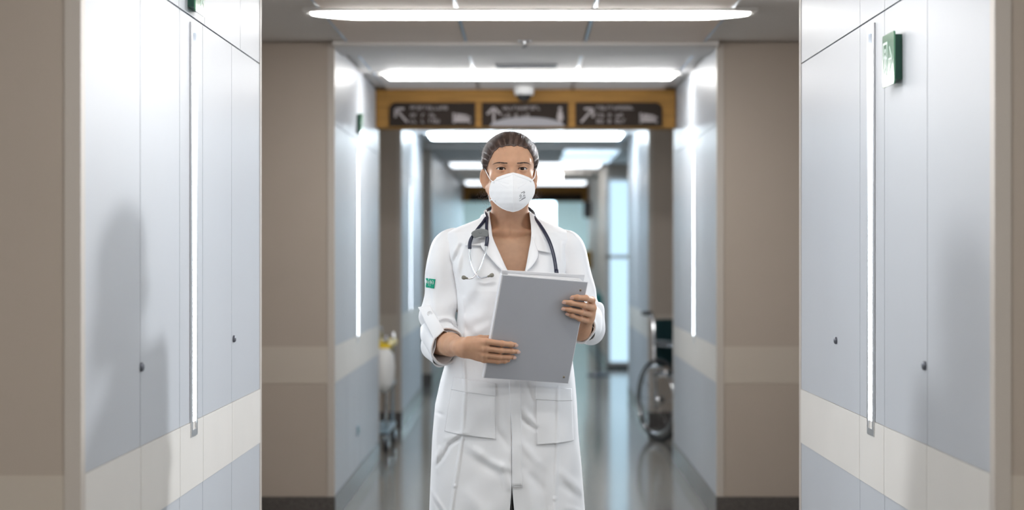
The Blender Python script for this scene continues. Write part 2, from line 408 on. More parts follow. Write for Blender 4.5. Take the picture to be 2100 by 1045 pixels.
# wooden beams with the direction boards
def arrow_bars(kind):
    if kind == 'up': return [((0, -.05), (0, .05)), ((0, .05), (-.042, .005)), ((0, .05), (.042, .005))]
    s = -1 if kind == 'upleft' else 1
    return [((-s * .04, -.045), (s * .035, .04)), ((s * .035, .04), (-s * .02, .04)), ((s * .035, .04), (s * .035, -.015))]
def board(root, x0, x1, z0, z1, y, kind, icon, corners, rnd):
    Tb = Matrix(((1, 0, 0, 0), (0, 0, -1, y), (0, 1, 0, 0), (0, 0, 0, 1)))
    b = MB().prism(rrect(x0, x1, z0, z1, 0.045, corners=corners), 0.012, Tb).build('sign_board', 'sign_dark', root)
    Tp = Matrix(((1, 0, 0, 0), (0, 0, -1, y - .012), (0, 1, 0, 0), (0, 0, 0, 1)))
    mb = MB()
    def bar(p, q, r):
        p, q = Vector((*p, 0)), Vector((*q, 0)); u = (q - p).normalized(); nn = Vector((-u.y, u.x, 0)) * r
        mb.prism([((p + nn).x, (p + nn).y), ((p - nn).x, (p - nn).y), ((q - nn).x, (q - nn).y), ((q + nn).x, (q + nn).y)], 0.001, Tp)
    ax, az = x0 + 0.075, (z0 + z1) / 2 - 0.004
    for p, q in arrow_bars(kind): bar((ax + p[0], az + p[1]), (ax + q[0], az + q[1]), .007)
    mb.build('arrow', 'sign_print', b)
    # lines of lettering too blurred to read: short strokes
    mb = MB()
    tx = x0 + 0.135
    for (zl, n, wl) in ((z1 - .034, 11, 0.24), (z0 + .068, 7, 0.17), (z0 + .032, 8, 0.19)):
        st = wl / n
        for i in range(n):
            if n < 10 and i in (2, 4): continue
            xx = tx + i * st
            bar((xx, zl - .010), (xx, zl + .010), .0022)
            k = rnd.random()
            if k < .6: bar((xx, zl + .010), (xx + st * .6, zl + .010), .0022)
            if k > .3: bar((xx, zl - .009), (xx + st * .6, zl - .009), .0022)
            if .2 < k < .8: bar((xx + st * .6, zl - .010), (xx + st * .6, zl + .010), .0022)
    mb.build('lettering', 'sign_print', b)
    mb = MB()
    if icon == 'bed':
        bx0 = x1 - 0.135
        bar((bx0, z0 + .02), (bx0, z0 + .085), .007); bar((bx0, z0 + .045), (bx0 + .105, z0 + .045), .018); bar((bx0 + .10, z0 + .02), (bx0 + .10, z0 + .055), .007)
        bar((bx0 + .015, z0 + .072), (bx0 + .085, z0 + .062), .009)
    else:
        bx0 = x1 - 0.05
        mb.prism([(bx0 + .011 * math.cos(a), z0 + .113 + .011 * math.sin(a)) for a in np.linspace(0, 6.283, 13)[:-1]], .001, Tp)
        mb.prism([(bx0 - .012, z0 + .098), (bx0 + .012, z0 + .098), (bx0 + .022, z0 + .045), (bx0 + .01, z0 + .045), (bx0 + .01, z0 + .01), (bx0 - .01, z0 + .01), (bx0 - .01, z0 + .045), (bx0 - .022, z0 + .045)], .001, Tp)
    mb.build('pictogram', 'sign_print', b)
    return b
rnd = random.Random(4)
def wood_beam(y, label, boards):
    root = empty('sign_beam', (0, y, 0)); tag(root, label, 'sign')
    MB().bevel_box(-0.948, 0.948, 0, 0.22, 2.125, CEIL - .004, 0.004).build('wood_panel', 'wood', root)
    if boards:
        board(root, -0.862, -0.318, 2.132, 2.282, -0.002, 'upleft', 'bed', (0, 0, 0, 1), rnd)
        m_ = board(root, -0.276, 0.268, 2.132, 2.282, -0.002, 'up', 'person', (0, 0, 0, 0), rnd)
        board(root, 0.315, 0.862, 2.132, 2.282, -0.002, 'upright', 'bed', (0, 0, 1, 0), rnd)
        Tb = Matrix(((1, 0, 0, 0), (0, 0, -1, -.015), (0, 1, 0, 0), (0, 0, 0, 1)))
        arc = [(0.01 + .235 * math.cos(a), 2.132 + .058 * math.sin(a)) for a in np.linspace(0, math.pi, 19)]
        MB().prism(arc, 0.008, Tb).build('added_arc', 'blue_grey_pale', m_)  # grey arc added in place of a blurred halo, not a real plate
    else:
        MB().box(-0.86, 0.86, -0.014, 0, 2.128, 2.25).build('sign_board', 'sign_dark', root)
    return root
M['blue_grey_pale'] = mat('pale_grey_arc', (0.26, 0.25, 0.27), 0.45)
wood_beam(11.10, 'wooden beam with three dark direction boards hanging above the corridor', True)
wood_beam(26.5, 'small far wooden beam with a dark board at the corridor end', False)

# ------------------------------------------------------------------ ceiling lamps and fittings
def ceiling_lamp(y, x0, x1, wd, hg, label, m='lamp'):
    """shallow full-width lamp with tapered ends"""
    root = empty('ceiling_lamp', (0, y, CEIL)); tag(root, label, 'lamp', 'full-width ceiling lamps')
    MB().box(x0 - .03, x1 + .03, -wd / 2 - .012, wd / 2 + .012, -0.008, 0.01).build('housing', 'white_plastic', root)
    mb = MB(); n = 60; pr = []
    for i in range(n + 1):
        t = i / n; x = x0 + (x1 - x0) * t
        k = min(1, (min(t, 1 - t) + .004) / (0.10 if 7 < y < 8 else 0.02)) ** 0.6
        pr.append((x, k))
    vs_, fc = [], []; m_ = 9
    for (x, k) in pr:
        for j in range(m_):
            a = math.pi * j / (m_ - 1)
            vs_.append((x, -math.cos(a) * wd / 2 * (0.5 + .5 * k), -0.008 - math.sin(a) ** .6 * hg * k))
    for i in range(n):
        for j in range(m_ - 1): fc.append((i * m_ + j, (i + 1) * m_ + j, (i + 1) * m_ + j + 1, i * m_ + j + 1))
    mb.add(vs_, fc, True).build('diffuser', m, root)
    return root
ceiling_lamp(1.4, -0.93, 0.95, 0.10, 0.022, 'ceiling lamp over the camera')
ceiling_lamp(1.0, -3.6, -1.6, 0.15, 0.022, 'added unseen lamp in the near side passage on the left')  # added to lift the dark wall faces nearest the camera
ceiling_lamp(1.0, 1.6, 3.6, 0.15, 0.022, 'added unseen lamp in the near side passage on the right')  # added twin of the left one, for the same wall faces
ceiling_lamp(28.3, -1.6, 1.6, 0.25, 0.05, 'added unseen lamp brightening the far cyan room')  # invented lamp that makes the cyan end bright
ceiling_lamp(4.25, -0.55, 0.57, 0.11, 0.022, 'ceiling lamp just in front of the woman, out of the picture')
ceiling_lamp(2.75, -0.55, 0.57, 0.10, 0.022, 'added fill lamp between the camera and the woman, out of the picture')  # added to throw more light on her front
ceiling_lamp(7.59, -0.925, 0.965, 0.15, 0.022, 'long ceiling lamp along the top edge, nearest in view')
ceiling_lamp(12.4, -0.5, 0.5, 0.05, 0.02, 'short added fill lamp hidden behind the wooden sign beam')  # added to lighten the columns beyond the beam
ceiling_lamp(10.1, -0.81, 0.86, 0.15, 0.034, 'second ceiling lamp, just in front of the wooden sign beam')
ceiling_lamp(15.1, -0.83, 0.83, 0.2, 0.05, 'third ceiling lamp, seen just above her head below the sign boards', 'lamp_cool')
ceiling_lamp(20.0, -0.86, 0.86, 0.2, 0.05, 'fourth ceiling lamp, level with her eyes far behind', 'lamp_dim')
ceiling_lamp(24.9, -0.86, 0.86, 0.2, 0.05, 'farthest ceiling lamp before the small wooden beam', 'lamp_dim')
def panel_lamp():
    root = empty('panel_lamp', (0.66, 18.3, CEIL)); tag(root, 'bluish louvred ceiling light panel on the right far down the corridor', 'lamp')
    fr = MB()
    for a in ((-.29, .29, -1.35, -1.3), (-.29, .29, 1.3, 1.35), (-.29, -.27, -1.3, 1.3), (.27, .29, -1.3, 1.3), (-.27, .27, -.10, .06)): fr.box(a[0], a[1], a[2], a[3], -.012, .011)
    fr.build('frame', 'alu', root)
    MB().box(-.27, .27, -1.3, -.1, -.004, .011).build('diffuser', 'lamp_blue', root)
    MB().box(-.27, .27, .06, 1.3, -.004, .011).build('diffuser', 'lamp_blue', root)
    for i in range(9):
        y = -1.2 + i * .3
        MB().box(-.27, .27, y - .006, y + .006, -.03, -.004).build('louvre', 'alu', root)
panel_lamp()
def oval_lamp():
    root = empty('oval_lamp', (0.26, 22.0, CEIL)); tag(root, 'oval white ceiling lamp glowing right of her head', 'lamp')
    MB().prism(rrect(-.2, .2, -.1, .1, .095, 8), 0.03, Matrix.Translation((0, 0, -.03))).build('base', 'white_plastic', root)
    MB().prism(rrect(-.19, .19, -.09, .09, .085, 8), 0.10, Matrix.Translation((0, 0, -.13))).build('diffuser', 'lamp', root)
oval_lamp()
# air diffuser
root = empty('air_diffuser', (0.005, 9.70, CEIL)); tag(root, 'dark slotted air diffuser in the ceiling before the second lamp', 'vent')
fr = MB(); fr.box(-.17, .17, -.08, -.068, -.012, .002); fr.box(-.17, .17, .068, .08, -.012, .002); fr.box(-.17, -.158, -.068, .068, -.012, .002); fr.box(.158, .17, -.068, .068, -.012, .002)
fr.build('frame', 'vent', root)
for i in range(5): MB().box(-.158, .158, -.056 + i * .028 - .009, -.056 + i * .028 + .009, -.009, -.003).build('slat', 'vent', root)
MB().box(-.158, .158, -.068, .068, -.002, .002).build('backing', 'gap', root)
# sprinkler
root = empty('sprinkler', (-0.005, 8.58, CEIL)); tag(root, 'small chrome sprinkler head on the ceiling above the woman', 'sprinkler')
MB().lathe([(.0, -.004), (.034, -.004), (.036, .004), (.0, .004)], (0, 0, -.004), (0, 0, 1), 20).build('rosette', 'chrome', root)
MB().lathe([(.010, 0), (.010, -.014), (.006, -.018), (.006, -.03)], (0, 0, -.006), (0, 0, 1), 12).build('nozzle', 'chrome', root)
MB().lathe([(.0, -.036), (.014, -.036), (.014, -.033), (.0, -.033)], (0, 0, 0), (0, 0, 1), 14).build('deflector', 'vent', root)
# dome camera on the beam
root = empty('dome_camera', (-0.01, 10.93, CEIL)); tag(root, 'white ceiling dome camera in front of the wooden sign beam', 'camera')
MB().lathe([(.052, 0), (.062, -.004), (.064, -.03), (.058, -.055), (.0, -.055)], (0, 0, 0), (0, 0, 1), 24).build('housing', 'white_plastic', root)
MB().lathe([(.046, -.055), (.044, -.070), (.034, -.086), (.018, -.095), (.0, -.097)], (0, 0, 0), (0, 0, 1), 24).build('dome', 'black_plastic', root)
# wall outlet low on the second block, left
root = empty('wall_socket'); tag(root, 'small blue-grey wall socket low on the left wall behind the woman', 'socket')
MB().bevel_box(0, .006, 1.16, 1.24, .30, .36, .002, TL2 @ Matrix.Translation((-.002, 0, 0))).build('cover', 'blue_grey', root)
MB().box(.006, .009, 1.185, 1.215, .318, .342, TL2 @ Matrix.Translation((-.002, 0, 0))).build('insert', 'teal', root)

# ------------------------------------------------------------------ things standing farther down the corridor
def caster(mb_w, mb_f, x, y, r=.05):
    mb_w.lathe([(.0, -.014), (r * .8, -.014), (r, -.009), (r, .009), (r * .8, .014), (.0, .014)], (x, y, r), (1, 0, 0), 18)
    mb_f.box(x - .02, x - .016, y - .012, y + .012, r * .8, r * 2.3); mb_f.box(x + .016, x + .02, y - .012, y + .012, r * .8, r * 2.3)
    mb_f.box(x - .02, x + .02, y - .014, y + .014, r * 2.1, r * 2.4)
def service_cart():
    root = empty('service_cart', (-1.13, 12.0, 0)); tag(root, 'grey service cart with a yellow tray and black castors, left behind the woman', 'cart')
    for (x, y) in ((-.2, -.3), (.2, -.3), (-.2, .3), (.2, .3)):
        a, b = MB(), MB(); caster(a, b, x, y); w_ = a.build('castor', 'rubber', root); b.build('fork', 'chrome', w_)
        MB().tube([(x, y, .11), (x, y, .78)], .012, 10).build('post', 'chrome', root)
    for z in (.13, .42): MB().bevel_box(-.22, .22, -.33, .33, z, z + .025, .006).build('shelf', 'blue_grey', root)
    MB().bevel_box(-.23, .23, -.34, .34, .69, .735, .012).build('tray', 'yellow', root)
    MB().tube([(-.18, -.33, .76), (-.18, -.42, .84), (.18, -.42, .84), (.18, -.33, .76)], .012, 10).build('handle', 'chrome', root)
    # white sack hanging at the front
    MB().lathe([(.05, .70), (.085, .66), (.095, .58), (.09, .48), (.06, .42), (.0, .40)], (.17, -.36, 0), (0, 0, 1), 18).build('sack', 'white_plastic', root)
service_cart()
def wheelchair():
    """chrome-framed wheelchair seen from the side and front, parked in the right passage"""
    root = empty('wheelchair', (1.22, 12.5, 0), math.radians(28)); tag(root, 'chrome-framed wheelchair parked beside the right wall far behind', 'wheelchair')
    for sx in (-1, 1):
        x = sx * .24
        w_ = MB().tube([(x, .12 + .28 * math.cos(a), .29 + .28 * math.sin(a)) for a in np.linspace(0, 2 * math.pi, 37)[:-1]], .016, 8, closed=True).build('rear_wheel', 'rubber', root)
        MB().tube([(x + sx * .03, .12 + .24 * math.cos(a), .29 + .24 * math.sin(a)) for a in np.linspace(0, 2 * math.pi, 37)[:-1]], .008, 8, closed=True).build('push_rim', 'chrome', w_)
        sp = MB()
        for k in range(12):
            a = k * math.pi / 6; sp.tube([(x, .12, .29), (x, .12 + .27 * math.cos(a), .29 + .27 * math.sin(a))], .002, 5)
        sp.lathe([(.0, -.03), (.022, -.03), (.022, .03), (.0, .03)], (x, .12, .29), (1, 0, 0), 14)
        sp.build('spokes', 'chrome', w_)
        a, b = MB(), MB(); caster(a, b, x, -.34, .075); c_ = a.build('front_castor', 'rubber', root); b.build('fork', 'chrome', c_)
        MB().tube([(x, .24, .90), (x, .20, .86), (x, .18, .5), (x, .16, .22)], .013, 10).build('back_post', 'chrome', root)
        MB().tube([(x, .34, .90), (x, .24, .90)], .016, 10).build('push_grip', 'rubber', root)
        MB().tube([(x, .18, .47), (x, -.22, .47), (x, -.30, .44), (x, -.36, .18), (x, -.46, .12)], .013, 10).build('side_frame', 'chrome', root)
        MB().tube([(x, .18, .68), (x, -.12, .68), (x, -.17, .64), (x, -.17, .47)], .013, 10).build('arm_frame', 'chrome', root)
        MB().bevel_box(x - .025, x + .025, -.12, .14, .69, .715, .008).build('armrest', 'black_plastic', root)
        MB().bevel_box(x - .018 * 0 - .10 * (sx > 0), x + .10 * (sx < 0), -.52, -.40, .10, .115, .004).build('footplate', 'black_plastic', root)
    MB().bevel_box(-.23, .23, -.20, .18, .46, .49, .01).build('seat', 'teal_dark', root)
    MB().bevel_box(-.23, .23, .18, .20, .52, .86, .008).build('backrest', 'teal_dark', root)
M['teal_dark'] = mat('dark_teal_upholstery', (0.02, 0.06, 0.07), 0.35)
wheelchair()
def dispenser_stand():
    root = empty('dispenser_stand', (0.80, 19.3, 0)); tag(root, 'slim dark floor stand with a teal bottle on the right, far behind', 'stand')
    MB().lathe([(.0, .0), (.13, .0), (.13, .012), (.03, .03), (.0, .03)], (0, 0, 0), (0, 0, 1), 24).build('base', 'vent', root)
    MB().tube([(0, 0, .02), (0, 0, .86)], .016, 12).build('pole', 'vent', root)
    MB().lathe([(.0, .70), (.045, .70), (.05, .72), (.05, .86), (.03, .89), (.014, .90), (.014, .93), (.0, .93)], (0, 0, 0), (0, 0, 1), 18).build('bottle', 'teal', root)
    MB().tube([(0, 0, .92), (0, 0, .955), (-.05, 0, .96)], .008, 8).build('pump', 'teal', root)
dispenser_stand()
def wall_box(name, label, cat, x, y, z0, z1, w, m, m2):
    root = empty(name, (x, y, 0)); tag(root, label, cat)
    MB().bevel_box(-.11, 0, -w / 2, w / 2, z0, z1, .012).build('case', m, root)
    MB().box(-.116, -.108, -w / 2 + .02, w / 2 - .02, z0 + (z1 - z0) * .15, z0 + (z1 - z0) * .5).build('front_cover', m2, root)
wall_box('loudspeaker', 'black wall-mounted box high on the far cream wall', 'loudspeaker', .95, 25.6, 1.86, 2.10, .2, 'black_plastic', 'vent')
wall_box('glove_dispenser', 'amber-yellow dispenser on the far cream wall at shoulder height', 'dispenser', .95, 25.2, 1.12, 1.38, .16, 'amber', 'yellow')
# ------------------------------------------------------------------ the person: tools
PX, PY = -0.052, 5.217                   # where she stands (world)
CAMLOC = np.array([-PX, -PY, CAM_H])     # the camera seen from her own origin
def L(px, py, yl=0.0):
    """point of the photograph at her local depth yl (minus = towards the camera)"""
    D = PY + yl
    return np.array([(px - VPX) * D / F_PX - PX, yl, CAM_H - (py - VPY) * D / F_PX])
def smin(a, b, k):
    h = np.clip(0.5 + 0.5 * (b - a) / k, 0, 1); return b + (a - b) * h - k * h * (1 - h)
def smax(a, b, k): return -smin(-a, -b, k)
def ell(p, c, r):
    q = (p - np.asarray(c, np.float32)); r = np.asarray(r, np.float32)
    k0 = np.linalg.norm(q / r, axis=1); k1 = np.linalg.norm(q / (r * r), axis=1) + 1e-9
    return k0 * (k0 - 1) / k1
def cap(p, a, b, ra, rb=None):
    rb = ra if rb is None else rb
    a = np.asarray(a, np.float32); ba = np.asarray(b, np.float32) - a
    h = np.clip((p - a) @ ba / max(float(ba @ ba), 1e-12), 0, 1)
    return np.linalg.norm(p - a - h[:, None] * ba, axis=1) - (ra + (rb - ra) * h)
def mesh_sdf(fn, lo, hi, h, B=8):
    """surface nets over a sparse signed-distance grid -> verts, quads"""
    lo = np.asarray(lo, float); hi = np.asarray(hi, float)
    nb = np.ceil((hi - lo) / (h * B)).astype(int); n = nb * B + 1
    bi = np.stack(np.meshgrid(*[np.arange(k) for k in nb], indexing='ij'), -1).reshape(-1, 3)
    cen = (lo + (bi + 0.5) * B * h).astype(np.float32)
    dc = fn(cen)
    G = np.empty(n, np.float32); G.fill(1.0)
    off = np.stack(np.meshgrid(*[np.arange(B + 1)] * 3, indexing='ij'), -1).reshape(-1, 3)
    near = np.abs(dc) < B * h * 1.45
    for b in bi[~near & (dc < 0)]: G[b[0] * B:b[0] * B + B + 1, b[1] * B:b[1] * B + B + 1, b[2] * B:b[2] * B + B + 1] = -1
    nbk = bi[near]
    for s in range(0, len(nbk), 600):
        ch = nbk[s:s + 600]
        idx = (ch[:, None, :] * B + off[None]).reshape(-1, 3)
        G[idx[:, 0], idx[:, 1], idx[:, 2]] = fn((lo + idx * h).astype(np.float32))
    S = G < 0
    c8 = [(i, j, k) for i in (0, 1) for j in (0, 1) for k in (0, 1)]
    sl = lambda A, o: A[o[0]:A.shape[0] - 1 + o[0], o[1]:A.shape[1] - 1 + o[1], o[2]:A.shape[2] - 1 + o[2]]
    cnt = sum(sl(S, o).astype(np.int8) for o in c8)
    act = (cnt > 0) & (cnt < 8)
    ci = np.argwhere(act); vid = np.full(act.shape, -1, np.int32); vid[act] = np.arange(len(ci))
    acc = np.zeros((len(ci), 3)); num = np.zeros(len(ci))
    for a in c8:
        for ax in range(3):
            if a[ax]: continue
            b = list(a); b[ax] = 1
            ga = G[ci[:, 0] + a[0], ci[:, 1] + a[1], ci[:, 2] + a[2]]; gb = G[ci[:, 0] + b[0], ci[:, 1] + b[1], ci[:, 2] + b[2]]
            x = (ga < 0) != (gb < 0)
            t = np.where(x, ga / np.where(x, ga - gb, 1), 0)
            pt = ci + np.array(a, float); pt[:, ax] += t
            acc[x] += pt[x]; num[x] += 1
    V = lo + acc / num[:, None] * h
    Fs = []
    for ax in range(3):
        o = [0, 0, 0]; o[ax] = 1
        A = S[:S.shape[0] - o[0], :S.shape[1] - o[1], :S.shape[2] - o[2]]; Bq = S[o[0]:, o[1]:, o[2]:]
        e = np.argwhere(A != Bq); u, w = [q for q in range(3) if q != ax]
        ok = (e[:, u] > 0) & (e[:, w] > 0) & (e[:, u] < act.shape[u]) & (e[:, w] < act.shape[w]); e = e[ok]
        def vi(du, dw):
            q = e.copy(); q[:, u] -= du; q[:, w] -= dw; return vid[q[:, 0], q[:, 1], q[:, 2]]
        quad = np.stack([vi(1, 1), vi(0, 1), vi(0, 0), vi(1, 0)], 1)
        flip = S[e[:, 0], e[:, 1], e[:, 2]]
        if ax == 1: flip = ~flip
        quad[~flip] = quad[~flip][:, ::-1]
        Fs.append(quad)
    return V, np.concatenate(Fs)
def np_mesh(name, pieces, m, parent, smooth_it=0):
    vs_, fs_, o = [], [], 0
    for V, Fq in pieces: vs_.append(V); fs_.append(Fq + o); o += len(V)
    V = np.concatenate(vs_); Fq = np.concatenate(fs_)
    me = bpy.data.meshes.new(name)
    me.vertices.add(len(V)); me.vertices.foreach_set('co', V.astype(np.float32).ravel())
    k = Fq.shape[1]
    me.loops.add(len(Fq) * k); me.loops.foreach_set('vertex_index', Fq.astype(np.int32).ravel())
    me.polygons.add(len(Fq)); me.polygons.foreach_set('loop_start', np.arange(0, len(Fq) * k, k, dtype=np.int32))
    me.polygons.foreach_set('use_smooth', np.ones(len(Fq), bool))
    me.update(calc_edges=True); me.validate()
    me.materials.append(M[m] if isinstance(m, str) else m)
    ob = bpy.data.objects.new(name, me); COL.objects.link(ob)
    if parent: ob.parent = parent
    if smooth_it:
        md = ob.modifiers.new('smooth', 'SMOOTH'); md.iterations = smooth_it; md.factor = 0.5
    return ob
def catmull(pts, n):
    """smooth resampling of a polyline"""
    P = np.asarray(pts, float); P = np.vstack([2 * P[0] - P[1], P, 2 * P[-1] - P[-2]]); out = []
    m_ = len(P) - 3
    for t in np.linspace(0, m_ - 1e-9, n):
        i = int(t); f_ = t - i; p0, p1, p2, p3 = P[i:i + 4]
        out.append(0.5 * (2 * p1 + (p2 - p0) * f_ + (2 * p0 - 5 * p1 + 4 * p2 - p3) * f_ ** 2 + (3 * p1 - p0 - 3 * p2 + p3) * f_ ** 3))
    return np.array(out)
def grid_faces(n, m_, wrap=False):
    """quads of an n x m grid"""
    i, j = np.meshgrid(np.arange(n - 1), np.arange(m_ if wrap else m_ - 1), indexing='ij'); j2 = (j + 1) % m_
    return np.stack([i * m_ + j, (i + 1) * m_ + j, (i + 1) * m_ + j2, i * m_ + j2], -1).reshape(-1, 4)
def skin_mat(name, col):
    m = mat(name, col, 0.58, noise=(55, 0.05), bump=(260, 0.10), sss=0.18, spec=0.3)
    return m
M['skin'] = skin_mat('skin', (0.57, 0.325, 0.205))
M['nail'] = mat('nail', (0.72, 0.47, 0.38), 0.25)
M['hair'] = mat('dark_brown_hair', (0.085, 0.052, 0.040), 0.45, noise=(70, 0.5, (1, .25, 1)), spec=0.6)
M['brow'] = mat('eyebrow_hair', (0.035, 0.02, 0.015), 0.6)
M['coat'] = mat('white_coat_cotton', (0.86, 0.865, 0.88), 0.75, bump=(900, 0.12), sheen=0.15, noise=(9, 0.012))
M['coat_thread'] = mat('white_stitching', (0.86, 0.86, 0.87), 0.8)
M['trouser'] = mat('black_trouser_cloth', (0.018, 0.018, 0.02), 0.8, bump=(500, 0.2))
M['shoe'] = mat('white_leather', (0.72, 0.72, 0.71), 0.45, bump=(90, 0.1))
M['mask'] = mat('white_mask_fleece', (0.90, 0.905, 0.915), 0.8, bump=(700, 0.12))
M['mask_seam'] = mat('mask_weld_seam', (0.74, 0.75, 0.77), 0.8)
M['ink'] = mat('dark_printing_ink', (0.03, 0.03, 0.04), 0.6)
M['patch_green'] = mat('embroidered_green_patch', (0.0, 0.33, 0.20), 0.7, bump=(600, 0.3), noise=(40, 0.08))
M['patch_white'] = mat('embroidered_white_thread', (0.82, 0.84, 0.83), 0.7)
M['button'] = mat('pearl_button', (0.83, 0.83, 0.84), 0.3)
def eye_mat():
    m = bpy.data.materials.new('eye'); m.use_nodes = True; nt = m.node_tree; b = nt.nodes['Principled BSDF']
    tc = nt.nodes.new('ShaderNodeTexCoord'); vm = nt.nodes.new('ShaderNodeVectorMath'); vm.operation = 'NORMALIZE'
    dt = nt.nodes.new('ShaderNodeVectorMath'); dt.operation = 'DOT_PRODUCT'; dt.inputs[1].default_value = Vector((-0.02, -1, 0.0)).normalized()
    rp = nt.nodes.new('ShaderNodeValToRGB'); cr = rp.color_ramp; cr.interpolation = 'LINEAR'
    cr.elements[0].position = 0.0; cr.elements[0].color = (0.62, 0.55, 0.52, 1)
    cr.elements[1].position = 0.868; cr.elements[1].color = (0.66, 0.62, 0.60, 1)
    for p_, c_ in ((0.878, (0.02, 0.010, 0.006, 1)), (0.93, (0.035, 0.015, 0.007, 1)), (0.972, (0.025, 0.011, 0.006, 1)), (0.978, (0.002, 0.002, 0.002, 1))):
        e = cr.elements.new(p_); e.color = c_
    nt.links.new(tc.outputs['Object'], vm.inputs[0]); nt.links.new(vm.outputs['Vector'], dt.inputs[0])
    nt.links.new(dt.outputs['Value'], rp.inputs['Fac']); nt.links.new(rp.outputs['Color'], b.inputs['Base Color'])
    b.inputs['Roughness'].default_value = 0.12; b.inputs['Specular IOR Level'].default_value = 0.25; b.inputs['Coat Weight'].default_value = 0.05
    return m
M['eye'] = eye_mat()

person = empty('person', (PX, PY, 0))
tag(person, 'woman in a white coat, face mask and tied-back hair, holding a grey binder', 'person')

# ------------------------------------------------------------------ body: head, neck, chest
HC = np.array([0.006, -0.004, 1.571]); YAW = math.radians(4.0)
def from_head(q):
    q = np.atleast_2d(np.asarray(q, float)); c_, s_ = math.cos(YAW), math.sin(YAW)
    return np.stack([c_ * q[:, 0] - s_ * q[:, 1], s_ * q[:, 0] + c_ * q[:, 1], q[:, 2]], 1) + HC
def to_head(p):
    q = p - HC.astype(np.float32); c_, s_ = math.cos(YAW), math.sin(YAW); r = q.copy()
    r[:, 0] = c_ * q[:, 0] + s_ * q[:, 1]; r[:, 1] = -s_ * q[:, 0] + c_ * q[:, 1]
    return r
EYE = 0.0310; EY, ER = -0.0755, 0.0122
def skull_sdf(q):
    d = ell(q, (0, 0.008, 0.031), (0.0735, 0.094, 0.074))
    return smin(d, ell(q, (0, -0.036, 0.038), (0.058, 0.054, 0.050)), 0.03)          # forehead
def head_sdf(q):
    ax = q.copy(); ax[:, 0] = np.abs(ax[:, 0])
    d = skull_sdf(q)
    d = smin(d, ell(q, (0, -0.032, -0.035), (0.0590, 0.058, 0.078)), 0.03)        # face
    d = smin(d, cap(ax, (0.056, 0.0, -0.055), (0.012, -0.066, -0.096), 0.017, 0.018), 0.03)   # jaw
    d = smin(d, ell(q, (0, -0.074, -0.096), (0.020, 0.017, 0.016)), 0.02)         # chin
    d = smin(d, ell(ax, (0.041, -0.056, -0.026), (0.020, 0.020, 0.017)), 0.02)    # cheek bones
    d = smin(d, cap(ax, (0.006, -0.0875, 0.017), (0.044, -0.073, 0.021), 0.009, 0.008), 0.016)  # brow ridge
    d = smax(d, -ell(ax, (EYE + .001, -0.0985, -0.001), (0.0185, 0.0185, 0.0115)), 0.010)        # sockets
    d = smin(d, cap(q, (0, -0.086, 0.008), (0, -0.111, -0.036), 0.0065, 0.0095), 0.012)         # nose
    d = smin(d, ell(ax, (0.010, -0.101, -0.039), (0.008, 0.010, 0.0075)), 0.006)
    d = smin(d, ell(q, (0, -0.091, -0.064), (0.022, 0.008, 0.008)), 0.008)        # mouth, under the mask
    # eyelids: shell round the eyeball with an almond opening
    sh = np.linalg.norm(ax - np.float32((EYE, EY, 0)), axis=1) - (ER + 0.0019)
    d = smin(d, sh, 0.005)
    u = (ax[:, 0] - EYE) / 0.0150
    zu = 0.0049 * (1 - np.clip(u, -1, 1) ** 2) ** 0.75 + 0.0004 * u
    zl = -0.0037 * (1 - np.clip(u, -1, 1) ** 2) ** 0.85 + 0.0004 * u
    op = np.maximum(np.maximum(ax[:, 2] - zu, zl - ax[:, 2]), np.maximum(np.abs(u) - 1, ax[:, 1] - (EY - 0.001)) * 0.01)
    op = np.maximum(op, (np.abs(u) - 1) * 0.012)
    inner = np.linalg.norm(ax - np.float32((EYE, EY, 0)), axis=1) - (ER + 0.0003)
    d = np.maximum(d, -np.maximum(op, (ax[:, 1] - (EY + .002))))
    # upper-lid crease
    cr = np.abs(ax[:, 2] - (zu + 0.0040)) - 0.0006
    d = d + 0.0006 * np.exp(-(cr / 0.0011) ** 2) * (np.abs(u) < 1.0) * (ax[:, 1] < -0.06)
    # ears
    e = ax - np.float32((0.0735, 0.012, -0.022)); c_, s_ = math.cos(.78), math.sin(.78)
    c_, s_ = np.where(q[:, 0] > 0, math.cos(.30), c_), np.where(q[:, 0] > 0, math.sin(.30), s_)
    e2 = e.copy(); e2[:, 0] = c_ * e[:, 0] - s_ * e[:, 1]; e2[:, 1] = s_ * e[:, 0] + c_ * e[:, 1]
    ear = ell(e2, (0.001, 0.005, 0.002), (0.0075, 0.0150, 0.0265))
    ear = smin(ear, ell(e2, (0.001, 0.000, -0.022), (0.0055, 0.009, 0.011)), 0.006)
    ear = smax(ear, -ell(e2, (0.0100, 0.004, 0.004), (0.0100, 0.0115, 0.0205)), 0.0015)
    ear = smin(ear, ell(e2, (0.001, -0.009, -0.004), (0.005, 0.005, 0.008)), 0.004)
    ear = smax(ear, -ell(e2, (0.007, 0.000, -0.008), (0.006, 0.006, 0.008)), 0.002)
    d = smin(d, ear, 0.005)
    return d
def trunk_sdf(p):
    ax = p - np.float32((0.004, 0, 0)); ax[:, 0] = np.abs(ax[:, 0])
    d = ell(ax, (0, 0.012, 1.19), (0.152, 0.100, 0.215))
    d = smin(d, cap(ax, (0, 0.03, 1.335), (0.140, 0.022, 1.335), 0.050, 0.040), 0.03)
    d = smin(d, cap(ax, (0.0, 0.045, 1.435), (0.10, 0.035, 1.370), 0.036, 0.028), 0.03)      # trapezius
    d = smin(d, ell(ax, (0.066, -0.056, 1.205), (0.058, 0.036, 0.058)), 0.03)                # bust
    d = smin(d, cap(ax, (0.012, -0.040, 1.388), (0.110, -0.008, 1.385), 0.0070, 0.008), 0.02)   # collar bones
    d = smax(d, -ell(ax, (0, -0.066, 1.401), (0.010, 0.016, 0.010)), 0.016)                  # notch between them
    return d
